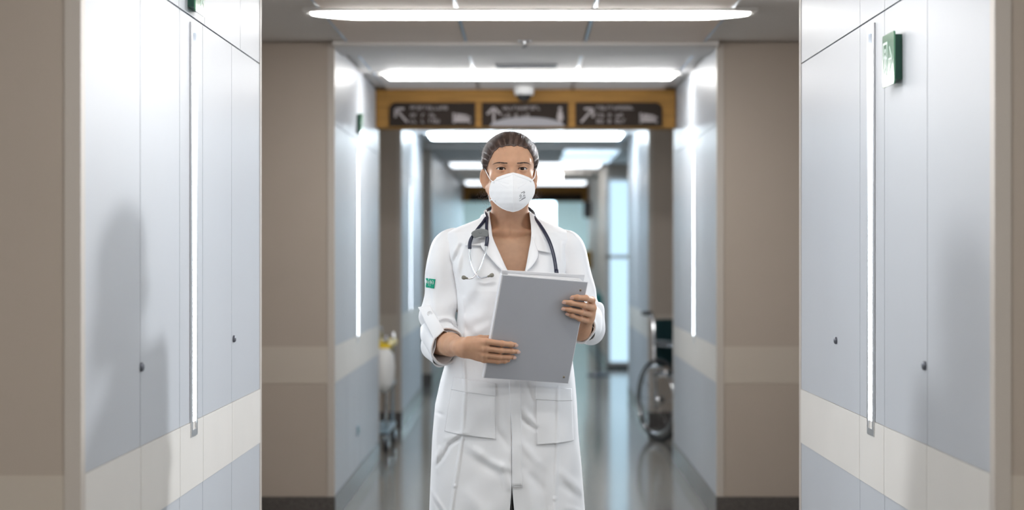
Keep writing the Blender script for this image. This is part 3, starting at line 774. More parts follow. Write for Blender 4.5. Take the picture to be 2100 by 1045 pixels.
def bust_sdf(p):
    q = to_head(p); d = head_sdf(q)
    n = cap(p, (0.006, 0.020, 1.52), (0.004, 0.034, 1.36), 0.0525, 0.056)
    ax = p - np.float32((0.005, 0, 0)); ax[:, 0] = np.abs(ax[:, 0])
    n = smin(n, cap(ax, (0.056, 0.022, 1.505), (0.012, -0.030, 1.395), 0.011, 0.009), 0.016)     # neck tendons
    n = smin(n, cap(p, (0.006, -0.018, 1.475), (0.005, -0.022, 1.40), 0.022, 0.018), 0.025)      # throat
    d = smin(d, n, 0.018)
    return smin(d, trunk_sdf(p), 0.028)
bust = mesh_sdf(bust_sdf, (-0.17, -0.14, 1.20), (0.18, 0.12, 1.69), 0.0017)

# ------------------------------------------------------------------ the binder's plane (her hands close on it)
TLc, TRc, BLc = L(1031, 563, -0.317), L(1206, 578, -0.240), L(995, 775, -0.230)
fu = (TRc - TLc); FW = np.linalg.norm(fu); fu /= FW
fv = (BLc - TLc); fv -= fu * (fv @ fu); FH = np.linalg.norm(fv); fv /= FH
fn_ = np.cross(fv, fu); fn_ = fn_ if fn_[1] < 0 else -fn_                   # towards the camera
def onf(px, py, c):
    """where the view through a pixel meets the binder's cover, lifted c towards the camera"""
    d = L(px, py, 0.0) - CAMLOC; t = ((TLc + fn_ * c - CAMLOC) @ fn_) / (d @ fn_)
    return CAMLOC + d * t

# ------------------------------------------------------------------ arms and hands
def finger(p, pts, rs):
    d = None
    for i in range(len(pts) - 1):
        e = cap(p, pts[i], pts[i + 1], rs[i], rs[i + 1]); d = e if d is None else smin(d, e, 0.0035)
    for i in (1, 2):
        d = smin(d, np.linalg.norm(p - np.float32(pts[i]), axis=1) - rs[i] * 1.06, 0.003)       # knuckle
    return d
def hand_fn(fingers, thumb, wrist, mcs, elbow, rw, palm_back):
    wrist = np.asarray(wrist); elbow = np.asarray(elbow)
    def fn(p):
        fd = None
        for pts, rs in fingers:
            e = finger(p, pts, rs); fd = e if fd is None else smin(fd, e, 0.0012)
        pd = None
        for (pts, rs), mc in zip(fingers, mcs):
            e = cap(p, mc, pts[0], 0.0135, rs[0] * 1.12); pd = e if pd is None else smin(pd, e, 0.012)
        for a_, b_, r_, r2_ in palm_back: pd = smin(pd, cap(p, a_, b_, r_, r2_), 0.014)
        arm = smin(cap(p, wrist, wrist + (elbow - wrist) * 0.45, rw, 0.033), cap(p, wrist + (elbow - wrist) * 0.45, elbow, 0.033, 0.040), 0.01)
        pd = smin(pd, arm, 0.030)
        th = finger(p, *thumb); pd = smin(pd, th, 0.010)
        return smin(pd, fd, 0.004)
    return fn
RF = [0.0092, 0.0083, 0.0075, 0.0062]
def ray_pts(spec): return [onf(*s) for s in spec]
# her right hand (left in the picture): flat over the cover, thumb behind
fA = [
    (ray_pts([(997, 700, .004), (1029, 704, .0125), (1047, 706, .0105), (1056.5, 706.5, .0085)]), RF),
    (ray_pts([(995, 714, .006), (1027, 718, .0135), (1049, 719.5, .011), (1061, 720.3, .0085)]), RF),
    (ray_pts([(993.5, 727, .005), (1024, 731, .013), (1043, 731.8, .0105), (1053, 732, .0085)]), [r * .96 for r in RF]),
    (ray_pts([(993, 737.5, .002), (1021, 740.5, .011), (1035, 739.8, .0095), (1042.5, 738.8, .008)]), [r * .84 for r in RF])]
wA = onf(947, 711, -0.056)
eA = L(897, 700, 0.010)
mcA = [onf(960, 701, -.030), onf(958, 708, -.028), onf(957, 715, -.030), onf(957, 722, -.036)]
thA = (ray_pts([(965, 700, -.036), (985, 695, -.044), (1006, 694, -.044), (1024, 697, -.040)]), [0.014, 0.0115, 0.010, 0.0078])
handA = hand_fn(fA, thA, wA, mcA, eA, 0.0225, [(wA, onf(982, 724, -.020), .016, .016), (wA, onf(982, 706, -.020), .016, .016)])
# her left hand (right in the picture): wrapped round the open edge
fB = [
    (ray_pts([(1214, 615, -.026), (1202, 611, .010), (1184, 609.5, .0125), (1174, 609.5, .009)]), RF),
    (ray_pts([(1216, 631, -.026), (1196, 625.5, .012), (1171, 620.5, .0125), (1157.5, 618.8, .009)]), RF),
    (ray_pts([(1212, 645, -.026), (1192, 639.5, .012), (1168, 634.5, .012), (1156, 632.5, .009)]), [r * .96 for r in RF]),
    (ray_pts([(1206, 658, -.026), (1189, 653, .010), (1173, 646.5, .0105), (1164, 643.5, .0085)]), [r * .86 for r in RF])]
wB = onf(1190, 677, -0.064)
eB = L(1203, 668, 0.040)
mcB = [onf(1200, 662, -.056), onf(1197, 666, -.056), onf(1193, 670, -.055), onf(1189, 674, -.053)]
thB = (ray_pts([(1190, 664, -.056), (1186, 648, -.050), (1176, 632, -.045), (1168, 620, -.042)]), [0.015, 0.012, 0.0105, 0.008])
handB = hand_fn(fB, thB, wB, mcB, eB, 0.0245, [(wB, onf(1207, 652, -.034), .020, .015), (wB, onf(1208, 634, -.034), .018, .014)])
def bbox(pts, pad): P = np.array(pts); return P.min(0) - pad, P.max(0) + pad
allA = [q for f_ in fA for q in f_[0]] + thA[0] + [wA, eA]
allB = [q for f_ in fB for q in f_[0]] + thB[0] + [wB, eB]
pieceA = mesh_sdf(handA, *bbox(allA, 0.045), 0.0014)
pieceB = mesh_sdf(handB, *bbox(allB, 0.045), 0.0014)
# trunk, upper arms, hips and legs under the clothes
SHA, SHB = L(918, 505, 0.02), L(1164, 508, 0.02)
def under_sdf(p):
    d = trunk_sdf(p)
    d = smin(d, ell(p, (0.0, 0.012, 0.93), (0.150, 0.098, 0.17)), 0.08)
    d = smin(d, ell(p, (0.0, 0.015, 1.07), (0.118, 0.085, 0.12)), 0.06)
    for a_, b_ in ((SHA, eA), (SHB, eB)): d = smin(d, cap(p, a_, b_, 0.043, 0.038), 0.03)
    for sx in (-1, 1):
        d = smin(d, cap(p, (sx * 0.082, 0.015, 0.86), (sx * 0.082, 0.005, 0.50), 0.075, 0.052), 0.04)
        d = smin(d, cap(p, (sx * 0.082, 0.005, 0.50), (sx * 0.085, 0.02, 0.10), 0.050, 0.033), 0.02)
        d = smin(d, cap(p, (sx * 0.085, 0.02, 0.08), (sx * 0.095, -0.11, 0.045), 0.032, 0.026), 0.03)
    return d
under = mesh_sdf(under_sdf, (-0.25, -0.16, 0.015), (0.24, 0.13, 1.36), 0.0075)
body = np_mesh('body', [bust, pieceA, pieceB, under], 'skin', person)

# nails
def nail(tip, prev, r, lift):
    tip, prev = np.array(tip), np.array(prev); t = (tip - prev) / np.linalg.norm(tip - prev)
    n = fn_ - t * (fn_ @ t); n /= np.linalg.norm(n); s_ = np.cross(t, n)
    c0 = tip + t * r * 0.25 + n * r * 0.70
    n2 = n + t * 0.25; n2 /= np.linalg.norm(n2); t2 = np.cross(n2, s_) * -1; t2 = t2 if t2 @ t > 0 else -t2
    mb = MB(); vs_, nn, mm = [], 7, 12
    for i in range(nn):
        for j in range(mm):
            rr = i / (nn - 1); a = 2 * math.pi * j / mm
            x, y = rr * math.cos(a), rr * math.sin(a)
            x = np.sign(x) * abs(x) ** .8; y = np.sign(y) * abs(y) ** .8
            vs_.append(c0 + t2 * x * 0.0062 + s_ * y * r * 0.78 + n2 * (r * 0.30 * math.sqrt(max(0, 1 - 0.8 * y * y)) + lift))
    mb.add(vs_, [tuple(f_) for f_ in grid_faces(nn, mm, True)], True)
    return mb.build('fingernail', 'nail', person)
for pts, rs in fA[:3] + fB: nail(pts[3], pts[2], rs[3], 0.0002)

# ------------------------------------------------------------------ eyes, brows, lashes
for sx in (-1, 1):
    c0 = from_head((sx * EYE, EY, 0))[0]
    mb = MB(); vs_ = []; n1, n2 = 20, 28
    for i in range(n1 + 1):
        for j in range(n2):
            th, ph = math.pi * i / n1, 2 * math.pi * j / n2
            vs_.append((ER * math.sin(th) * math.cos(ph), ER * math.cos(th), ER * math.sin(th) * math.sin(ph)))
    mb.add(vs_, [tuple(f_) for f_ in grid_faces(n1 + 1, n2, True)], True)
    e = mb.build('eyeball', 'eye', person); e.location = c0
    # lash line
    us = np.linspace(-1, 1, 15); pts = []
    for u in us:
        x = EYE + u * 0.0150; z = 0.0049 * (1 - u * u) ** .75 + .0004 * u
        y = EY - math.sqrt(max(0, (ER + .0018) ** 2 - (x - EYE) ** 2 * .9 - z * z))
        pts.append(from_head((sx * x, y - .0004, z + .0002))[0])
    MB().tube(pts, [0.0004 + 0.0009 * (1 - abs(u)) ** .5 for u in us], 6).build('lash_line', 'brow', person)
    # eyebrow: short hairs lying along a curve
    mb = MB(); r_ = random.Random(3)
    xs = [0.0140, 0.022, 0.031, 0.040, 0.049, 0.0565]; zs = [0.0156, 0.0166, 0.0176, 0.0182, 0.0165, 0.0132]
    cur = catmull([(x, 0, z) for x, z in zip(xs, zs)], 60)
    pts2 = []
    P = []
    for i in range(120):
        t = r_.random(); k = int(t * 56); x, _, z = cur[k]; dx, _, dz = cur[k + 3] - cur[k]; nrm = math.hypot(dx, dz); dx, dz = dx / nrm, dz / nrm
        wdt = 0.0015 * min(1, (1 - t) * 2.2) * (0.7 + .3 * min(1, t * 6))
        o = (r_.random() - .5) * 2 * wdt; P.append((x - dz * o, z + dx * o + (0), dx, dz + (0.22 * (1 - t)), 0.0045 * (1 - .3 * t)))
    Q = np.array([[sx * a[0], -0.2, a[1]] for a in P] + [[sx * (a[0] + a[2] * a[4]), -0.2, a[1] + a[3] * a[4]] for a in P], np.float32)
    y = np.full(len(Q), -0.115, np.float32)                      # sphere-trace onto the brow
    for _ in range(28):
        Q[:, 1] = y; y = y + head_sdf(Q) * 0.8
    Q[:, 1] = y - 0.0004
    W_ = from_head(Q); n = len(P)
    for i in range(n): mb.tube([W_[i], (W_[i] + W_[n + i]) / 2 + np.array([0, -.0003, 0]), W_[n + i]], [0.00042, .0004, 0.00015], 4)
    mb.build('eyebrow', 'brow', person)

# ------------------------------------------------------------------ hair
HCen, HR = np.array([0, 0.008, 0.034]), np.array([0.0815, 0.1045, 0.0785])
def face_val(q):
    fx, fz = np.abs(q[:, 0] - 0.0015) / 0.0715, (q[:, 2] + 0.055) / 0.122
    return (fx ** 3.2 + np.abs(fz) ** 3.2) ** (1 / 3.2) - 1.0
def hair_base(q):
    w = np.clip(face_val(q) / 0.30 + np.clip((q[:, 1] + 0.03) / 0.05, 0, 1), 0, 1); sk = skull_sdf(q)
    return (1 - w) * (sk - 0.0022) + w * smin(ell(q, HCen, HR), sk - 0.0065, 0.012)
def hair_sdf(p):
    q = to_head(p)
    d = hair_base(q)
    d = smin(d, ell(q, (0, 0.062, -0.035), (0.062, 0.050, 0.058)), 0.03)              # nape
    d = smin(d, ell(q, (0.004, 0.125, -0.022), (0.036, 0.034, 0.034)), 0.02)          # knot at the back
    ph = np.arctan2(q[:, 0], q[:, 2] + 0.02)
    d = d + 0.0006 * np.sin(ph * 38 + 2 * np.sin(q[:, 1] * 40)) + 0.0003 * np.sin(ph * 83 + q[:, 1] * 40)
    # face opening: superellipse seen from the front, and the ears below
    face = face_val(q) + 0.016 * np.sin(q[:, 0] * 300) * np.sin(q[:, 0] * 83 + 1)
    cut = np.maximum(face * 0.06, (q[:, 1] + 0.006 - 0.01 * np.clip((q[:, 2]) / 0.05, -1, 1)))
    d = smax(d, -cut, 0.0015)
    ec = np.maximum(np.maximum(q[:, 2] - 0.006, q[:, 1] - 0.040), -0.070 - q[:, 2])          # room for the ears
    ec = np.maximum(ec, 0.055 - np.abs(q[:, 0]))
    d = smax(d, -ec, 0.006)
    return d
hp = mesh_sdf(hair_sdf, (-0.10, -0.13, 1.46), (0.11, 0.17, 1.70), 0.0019)
hair = np_mesh('hair', [hp], 'hair', person)
def strands():
    mb = MB(); r_ = random.Random(11)
    vs_, fc, paths = [], [], []
    def add_path(P, r0, r1):
        n = len(P); T = np.gradient(P, axis=0); T /= np.linalg.norm(T, axis=1)[:, None] + 1e-9
        A = np.cross(T, np.array([0.31, 0.2, 0.93])); A /= np.linalg.norm(A, axis=1)[:, None] + 1e-9; Bn = np.cross(T, A)
        o = len(vs_)
        for i in range(n):
            rr = r0 + (r1 - r0) * i / (n - 1)
            for k in range(3):
                a = 2.094 * k; vs_.append(P[i] + (A[i] * math.cos(a) + Bn[i] * math.sin(a)) * rr)
        for i in range(n - 1):
            for k in range(3): fc.append((o + i * 3 + k, o + i * 3 + (k + 1) % 3, o + (i + 1) * 3 + (k + 1) % 3, o + (i + 1) * 3 + k))
    bun = np.array([0.0, 0.98, -0.30]); bun /= np.linalg.norm(bun)
    for i in range(2300):
        # start along the hairline or anywhere on the crown
        if i < 1500:
            a = r_.uniform(-1.45, 1.45); ca, sa = math.sin(a), math.cos(a)
            fx = 0.0735 * np.sign(ca) * abs(ca) ** (2 / 3.2); fz = -0.053 + 0.122 * abs(sa) ** (2 / 3.2)
            st = np.array([fx, 0, fz + r_.uniform(-.001, .008)]); k = (st - HCen) / HR
            yy = 1 - k[0] ** 2 - k[2] ** 2
            if yy < 0.0: continue
            st[1] = HCen[1] - HR[1] * math.sqrt(yy)
        else:
            v = np.array([r_.gauss(0, 1), r_.gauss(-.2, .8), abs(r_.gauss(0.4, .7))]); v /= np.linalg.norm(v); st = HCen + HR * v
            if st[2] < 0.02: continue
        d0 = (st - HCen) / HR; d0 /= np.linalg.norm(d0)
        via = np.array([d0[0] * 1.25, 0.05, max(.25, d0[2] + .6)]); via /= np.linalg.norm(via); via *= 1.25; end = r_.uniform(.6, 1.0); P = []
        lift = r_.uniform(1.000, 1.016) if i % 9 else r_.uniform(1.01, 1.04); wv = r_.uniform(-.03, .03)
        for t in np.linspace(0, end, 15):
            d_ = (1 - t) ** 2 * d0 + 2 * t * (1 - t) * via + t * t * bun; d_ = d_ / np.linalg.norm(d_)
            k = 1.0 + (lift - 1.0) * math.sin(min(1, t * 5) * 1.57) 
            d_ = d_ + np.array([0, 0, 1.0]) * wv * math.sin(t * 3.1) * .5
            P.append(HCen + HR * d_ * k)
        paths.append((np.array(P), r_.uniform(.0004, .0008), (lift - 1.0) * .09))
    allp = np.concatenate([p_ for p_, _, _ in paths]).astype(np.float32)
    hgt = np.concatenate([np.full(15, h_) for _, _, h_ in paths]) * np.tile(np.sin(np.linspace(.15, 1, 15) * 1.57), len(paths))
    cen_ = np.float32(HCen)
    for _ in range(10):                                      # comb every strand onto the scalp
        d_ = allp - cen_; n_ = d_ / np.linalg.norm(d_, axis=1)[:, None]
        allp = allp - (hair_base(allp) - hgt)[:, None].astype(np.float32) * n_ * 0.9
    for i, (_, r0, _) in enumerate(paths):
        pp = allp[i * 15:i * 15 + 15]; fv_ = face_val(pp) + 0.04 * math.sin(i * 12.9898) ; keep = (fv_ > -0.018 - 0.06 * (abs(math.sin(i * 78.233)) ** 3)) | (pp[:, 1] > 0.0)
        k0 = int(np.argmax(keep)); pp = pp[k0:]
        if len(pp) > 4: add_path(from_head(pp), .00012, r0)
    # loose wisps: crown, temples and nape
    for i in range(170):
        z = r_.random()
        if i < 60 and i % 2: continue
        if i < 60:    # behind the ears, curly
            sx = r_.choice((-1, 1)); st = np.array([sx * r_.uniform(.055, .074), r_.uniform(.02, .06), r_.uniform(-.085, -.03)]); dr = np.array([sx * r_.uniform(.1, .9), r_.uniform(-.3, .5), r_.uniform(-1.0, .1)]); ln = r_.uniform(.02, .05); cu = r_.uniform(.004, .009)
        elif i < 80:  # tail at the neck
            sx = r_.choice((-1, 1)); st = np.array([sx * r_.uniform(.045, .06), r_.uniform(.03, .06), -.07]); dr = np.array([sx * r_.uniform(-.1, .15), 0, -1.0]); ln = r_.uniform(.04, .075); cu = r_.uniform(.002, .004)
        else:         # crown and sides
            a = r_.uniform(-1.9, 1.9); v = np.array([math.sin(a), r_.uniform(-.35, .2), math.cos(a)]); v /= np.linalg.norm(v); st = HCen + HR * v * 0.995
            dr = v + np.array([r_.uniform(-.8, .8), .6, r_.uniform(-.5, .5)]); ln = r_.uniform(.008, .024); cu = r_.uniform(.0008, .002)
        dr /= np.linalg.norm(dr); s1 = np.cross(dr, (0.2, 0.9, .3)); s1 /= np.linalg.norm(s1); s2 = np.cross(dr, s1); f0 = r_.uniform(1, 2.4); p0 = r_.uniform(0, 6)
        P = [st + dr * ln * t + cu * (s1 * (math.sin(p0 + f0 * 6.28 * t) - math.sin(p0)) + s2 * (math.cos(p0 + f0 * 6.28 * t) - math.cos(p0))) for t in np.linspace(0, 1, 14)]
        add_path(from_head(np.array(P)), .00035, .00015)
    mb.add(vs_, fc, True); return mb.build('hair_strands', 'hair', hair, recalc=False)
s_ob = strands(); s_ob['kind'] = 'stuff'
# ------------------------------------------------------------------ white coat
ROWS = np.array([  # py, left, right (pixels at her own depth), front y, back y
    (434, 1002, 1087, -.020, .080), (442, 994, 1095, -.030, .086), (450, 980, 1108, -.038, .092), (458, 960, 1127, -.046, .097), (467, 937, 1149, -.054, .102), (477, 917, 1168, -.062, .106),
    (490, 911, 1175, -.071, .110), (510, 914, 1172, -.085, .114), (535, 921, 1166, -.101, .116), (562, 929, 1160, -.115, .115), (595, 936, 1155, -.124, .110), (640, 939, 1154, -.118, .100),
    (690, 934, 1160, -.112, .096), (735, 916, 1172, -.117, .104), (780, 904, 1178, -.124, .115), (830, 894, 1183, -.130, .125), (900, 889, 1188, -.134, .130), (960, 886.5, 1193, -.137, .134),
    (1045, 882, 1198, -.141, .138), (1125, 879, 1203, -.144, .142)], float)
VE = np.array([  # py, left edge, right edge of the front opening
    (434, 1004, 1085), (460, 1006, 1088.5), (478, 1008, 1089.5), (492, 1012, 1088.5), (512, 1021, 1085), (540, 1034, 1080), (562, 1044, 1075), (582, 1050, 1066), (600, 1052, 1056), (620, 1051, 1052), (640, 1049, 1049.6),
    (980, 1050, 1050.6), (1000, 1049, 1052), (1045, 1045, 1056), (1125, 1036, 1066)], float)
YC, NEXP = 0.012, 2.35
def row(py): return [np.interp(py, ROWS[:, 0], ROWS[:, k]) for k in range(1, 5)]
def pxm(px): return (px - VPX) * PY / F_PX - PX          # pixel -> metres at her depth
def pyz(py): return CAM_H - (py - VPY) * PY / F_PX
def zpy(z): return VPY + (CAM_H - z) * F_PX / PY
CREASES = [  # px0, py0, px1, py1, width px, height mm (plus = proud)
    (954, 735, 957, 800, 3.0, 2.4), (957, 800, 951, 890, 3.0, 2.6), (951, 890, 936, 985, 3.0, 3.2), (936, 985, 926, 1060, 3.2, 3.4), (926, 1060, 915, 1125, 3.2, 3.4),
    (1143, 790, 1141, 900, 3.0, 2.4), (1141, 900, 1137, 1010, 3.0, 2.8), (1137, 1010, 1134, 1125, 3.0, 2.8),
    (951, 885, 925, 905, 4.0, -5.0), (925, 905, 912, 930, 4.0, -5.0), (912, 930, 900, 948, 4.5, -3.5), (958, 878, 920, 892, 6, 4.0), (905, 915, 893, 942, 5, 3.5),
    (966, 905, 1010, 938, 9, 4.0), (1010, 938, 1044, 948, 8, 4.0), (975, 930, 1035, 962, 12, -4.5), (1030, 945, 1046, 985, 7, 4.5), (1022, 872, 1044, 905, 7, -3.0),
    (890, 842, 912, 846, 4, -2.5), (885, 1000, 915, 1040, 5, 3.5), (889, 1010, 920, 1060, 5, -3.0), (893, 850, 900, 960, 5, 2.5), (960, 1000, 1000, 1045, 14, 3.0),
    (1071, 830, 1098, 862, 6, 3.5), (1070, 850, 1097, 870, 5, -3.5), (1072, 900, 1100, 935, 8, 3.0), (1075, 950, 1110, 990, 10, -3.0), (1150, 960, 1190, 1000, 8, 3.5), (1150, 985, 1192, 1020, 8, -3.0), (1160, 1030, 1196, 1045, 6, 3.0),
    (1078, 780, 1094, 815, 6, -3.0), (1080, 960, 1090, 1045, 10, 2.5), (1110, 960, 1115, 1060, 12, -2.5),
    (948, 505, 930, 545, 5, -6.0), (940, 500, 926, 530, 5, 4.0), (912, 486, 926, 540, 3, -3.0), (926, 540, 937, 600, 3, -3.0), (1172, 490, 1163, 540, 3, -3.0), (945, 515, 936, 580, 7, 5.0), (936, 580, 940, 640, 6, 4.0), (930, 560, 935, 600, 5, -5.0), (954, 520, 950, 600, 10, -3.0),
    (958, 620, 985, 560, 14, 4.0), (962, 655, 1000, 640, 12, 3.5), (945, 655, 975, 690, 8, -4.0), (952, 640, 990, 600, 16, -3.0), (985, 580, 1010, 640, 14, 3.0), (953, 610, 955, 690, 3, 2.0),
    (960, 690, 1000, 665, 10, 4), (935, 690, 968, 715, 6, -3.5), (955, 700, 953, 745, 3, 2.0),
    (1158, 505, 1163, 545, 4, -3.5), (1172, 530, 1160, 565, 5, -5), (1166, 520, 1156, 565, 4, 4.0), (1150, 500, 1153, 560, 5, 3.0), (900, 480, 925, 560, 5, 3.0), (930, 475, 950, 500, 9, 3.0), (1120, 462, 1160, 490, 8, 2.5)]
CR = np.array(CREASES)
def fold(px, py):
    """height of the cloth folds (m) over the front, in her own pixel frame"""
    px, py = np.asarray(px, float), np.asarray(py, float); d = np.zeros(px.shape)
    for x0, y0, x1, y1, w, h in CREASES:
        ex, ey = x1 - x0, y1 - y0; l2 = ex * ex + ey * ey
        t = ((px - x0) * ex + (py - y0) * ey) / l2; tc = np.clip(t, 0, 1)
        r2 = (px - x0 - tc * ex) ** 2 + (py - y0 - tc * ey) ** 2
        d += h * (.0024 if w <= 5 else .0019) * np.exp(-r2 / (w * w)) * (1 - np.abs(tc - .5))
    d += .0030 * np.sin(px * .045 + 2.2 * np.sin(py * .011)) * np.sin(py * .021 + 1.0) + .0016 * np.sin(px * .11 + py * .035) * np.sin(py * .05 - px * .02)
    return d
def front_y(px, py):
    """depth of the coat's front under a pixel of her own plane"""
    xl, xr, yf, yb = row(py); c0 = (xl + xr) / 2; a = (xr - xl) / 2
    k = np.clip(np.abs((np.asarray(px, float) - c0) / a), 0, .9995)
    return YC - (YC - yf) * (1 - k ** NEXP) ** (1 / NEXP) - fold(px, py)
coat = empty('lab_coat'); coat.parent = person
def coat_shell():
    pys = np.concatenate([np.linspace(434, 640, 120), np.linspace(642, 1125, 200)]); NT = 330; V = []
    for py in pys:
        xl, xr, yf, yb = row(py); c0, a = (xl + xr) / 2, (xr - xl) / 2
        e0, e1 = np.interp(py, VE[:, 0], VE[:, 1]), np.interp(py, VE[:, 0], VE[:, 2])
        def th_of(x): k = np.clip((x - c0) / a, -.999, .999); return math.acos(np.sign(k) * abs(k) ** (NEXP / 2))      # 0 = right side, pi = left side (front half)
        t0, t1 = th_of(e0), th_of(e1)                                    # left edge angle (bigger), right edge angle
        # front left edge -> left side (pi) -> back -> right side -> right edge
        tt = np.concatenate([np.linspace(t0, math.pi, NT * 3 // 10, endpoint=False), np.linspace(math.pi, 2 * math.pi, NT * 4 // 10, endpoint=False), np.linspace(2 * math.pi, 2 * math.pi + t1, NT * 3 // 10)])
        c_, s_ = np.cos(tt), np.sin(tt)
        px = c0 + a * np.sign(c_) * np.abs(c_) ** (2 / NEXP); sy = np.abs(s_) ** (2 / NEXP)
        front = s_ > 0
        y = np.where(front, YC - (YC - yf) * sy, YC + (yb - YC) * sy)
        fo = fold(px, np.full(px.shape, py)); w = np.clip(s_ * 2.5, 0, 1)
        y = y - fo * w
        # gentle waves on the sides and back
        bw = .003 * np.sin(tt * 7 + py * .012) * np.clip((py - 520) / 300, 0, 1) * (1 - w)
        x = pxm(px) + np.sign(c_) * bw
        V.append(np.stack([x, y + np.where(front, 0, bw), np.full(len(tt), pyz(py))], 1))
    n, m_ = len(V), len(V[0])
    ob = np_mesh('coat_body', [(np.concatenate(V), grid_faces(n, m_))], 'coat', coat)
    md = ob.modifiers.new('thickness', 'SOLIDIFY'); md.thickness = 0.0016; md.offset = -1
    return ob
coat_shell()
def patch(name, railA, railB, m, parent, off=0.003, n=40, k=16, thick=0.0016, own_y=False, bulge=0.0, edge=None):
    """strip of cloth between two rails; pixels of her own plane, lying on the coat front (or with own depth)"""
    A, B_ = catmull(railA, n), catmull(railB, n); V = np.zeros((n, k, 3))
    for j in range(k):
        t = j / (k - 1); P = A * (1 - t) + B_ * t
        if own_y: y = P[:, 2] - bulge * math.sin(math.pi * t)
        else:
            y = front_y(P[:, 0], P[:, 1]) - off - bulge * math.sin(math.pi * t)
        V[:, j] = np.stack([pxm(P[:, 0]), y, pyz(P[:, 1])], 1)
    ob = np_mesh(name, [(V.reshape(-1, 3), grid_faces(n, k))], m, parent)
    md = ob.modifiers.new('thickness', 'SOLIDIFY'); md.thickness = thick; md.offset = 0
    return ob
def stitch(path, parent, dash=None, r=0.0005, off=0.0045, m='coat_thread'):
    P = catmull(path, max(8, int(sum(math.hypot(path[i + 1][0] - path[i][0], path[i + 1][1] - path[i][1]) for i in range(len(path) - 1)) / 3)))
    W = np.stack([pxm(P[:, 0]), front_y(P[:, 0], P[:, 1]) - off, pyz(P[:, 1])], 1)
    return MB().tube(W, r, 6).build('seam', m, parent)
# collars and lapels (px, py, own depth)
patch('collar', [(1003, 432, .006), (1006, 452, -.022), (1009, 474, -.050), (1010, 490, -.066), (1006, 504, -.080)], [(987, 441, .010), (979, 458, -.010), (968, 476, -.040), (960, 492, -.062), (955, 503, -.074)], 'coat', coat, own_y=True, bulge=.010, thick=.0022)
patch('collar', [(1085, 434, .006), (1089, 455, -.022), (1091, 476, -.050), (1091, 494, -.068), (1098, 513, -.086)], [(1100, 443, .010), (1108, 460, -.012), (1117, 480, -.045), (1125, 500, -.066), (1131, 519, -.078)], 'coat', coat, own_y=True, bulge=.010, thick=.0022)
patch('lapel', [(1007, 474, -.052), (1013, 492, -.070), (1022, 512, -.088), (1035, 541, -.108), (1044, 561, -.120), (1053, 592, -.128)], [(985, 478, -.056), (987, 502, -.086), (999, 520, -.103), (1017, 540, -.118), (1034, 558, -.126), (1052, 590, -.131)], 'coat', coat, own_y=True, bulge=.007, thick=.0022)
patch('lapel', [(1090, 478, -.052), (1089, 492, -.070), (1085, 512, -.088), (1080, 541, -.108), (1075, 561, -.120), (1064, 592, -.128)], [(1097, 500, -.076), (1103, 518, -.094), (1100, 532, -.108), (1090, 545, -.118), (1080, 556, -.125), (1066, 590, -.131)], 'coat', coat, own_y=True, bulge=.007, thick=.0022)
# collar stand behind the neck
cs = []
for t in np.linspace(0, 1, 30):
    a = math.pi * t; cs.append([(-.060 * math.cos(a) + .004, .008 + .080 * math.sin(a), 1.446 + .012 * math.sin(a)), (-.078 * math.cos(a) + .004, .010 + .094 * math.sin(a), 1.425 - .01 * math.sin(a))])
cs = np.array(cs); Vc = np.concatenate([cs[:, :1], (cs[:, :1] + cs[:, 1:]) / 2 + np.array([0, 0, .006]), cs[:, 1:]], 1)
ob = np_mesh('collar', [(Vc.reshape(-1, 3), grid_faces(30, 3))], 'coat', coat); md = ob.modifiers.new('thickness', 'SOLIDIFY'); md.thickness = .002
# placket
pl = patch('placket', [(1049, 588), (1046.5, 700), (1044.5, 780), (1049.5, 860), (1051, 920), (1052, 985)], [(1066, 588), (1067, 700), (1068, 780), (1069.5, 860), (1070.5, 920), (1071.5, 985)], 'coat', coat, off=.0032, thick=.0026, k=10)
stitch([(1065.5, 600), (1066, 780), (1068, 860), (1070, 984)], pl, off=.0052)
stitch([(1052, 984.5), (1071, 984.5)], pl, off=.0052)
# pockets with their hems
def pocket(tl, tr, br, bl, sag):
    ls = [((tl[0] * (1 - t) + bl[0] * t), (tl[1] * (1 - t) + bl[1] * t)) for t in np.linspace(0, 1, 6)]
    rs = [((tr[0] * (1 - t) + br[0] * t), (tr[1] * (1 - t) + br[1] * t)) for t in np.linspace(0, 1, 6)]
    p = patch('pocket', ls, rs, 'coat', coat, off=.0030, thick=.0020, n=60, k=40, bulge=.0045)
    ht = 0.235
    h0, h1 = (tl[0] * (1 - ht) + bl[0] * ht, tl[1] * (1 - ht) + bl[1] * ht), (tr[0] * (1 - ht) + br[0] * ht, tr[1] * (1 - ht) + br[1] * ht)
    patch('pocket_hem', [tl, ((tl[0] + h0[0]) / 2, (tl[1] + h0[1]) / 2), h0], [tr, ((tr[0] + h1[0]) / 2, (tr[1] + h1[1]) / 2), h1], 'coat', p, off=.0040, thick=.0020, n=16, k=40, bulge=.0050)
    mids = lambda a, b: [(a[0] * (1 - t) + b[0] * t, a[1] * (1 - t) + b[1] * t) for t in (0, .33, .66, 1)]
    stitch(mids(tl, bl), p, off=.0045); stitch(mids(bl, br), p, off=.0045); stitch(mids(tr, br), p, off=.0045)
    return p
pocket((932, 768), (1018, 779), (1019, 890), (914, 878), 0)
pocket((1098, 784), (1171, 793), (1175, 898), (1100, 902), 0)
# breast seam lines
stitch([(907, 500), (918, 540), (930, 590), (937, 640)], coat, r=.0005, off=.001)
stitch([(1176, 500), (1166, 540), (1162, 575)], coat, r=.0005, off=.001)

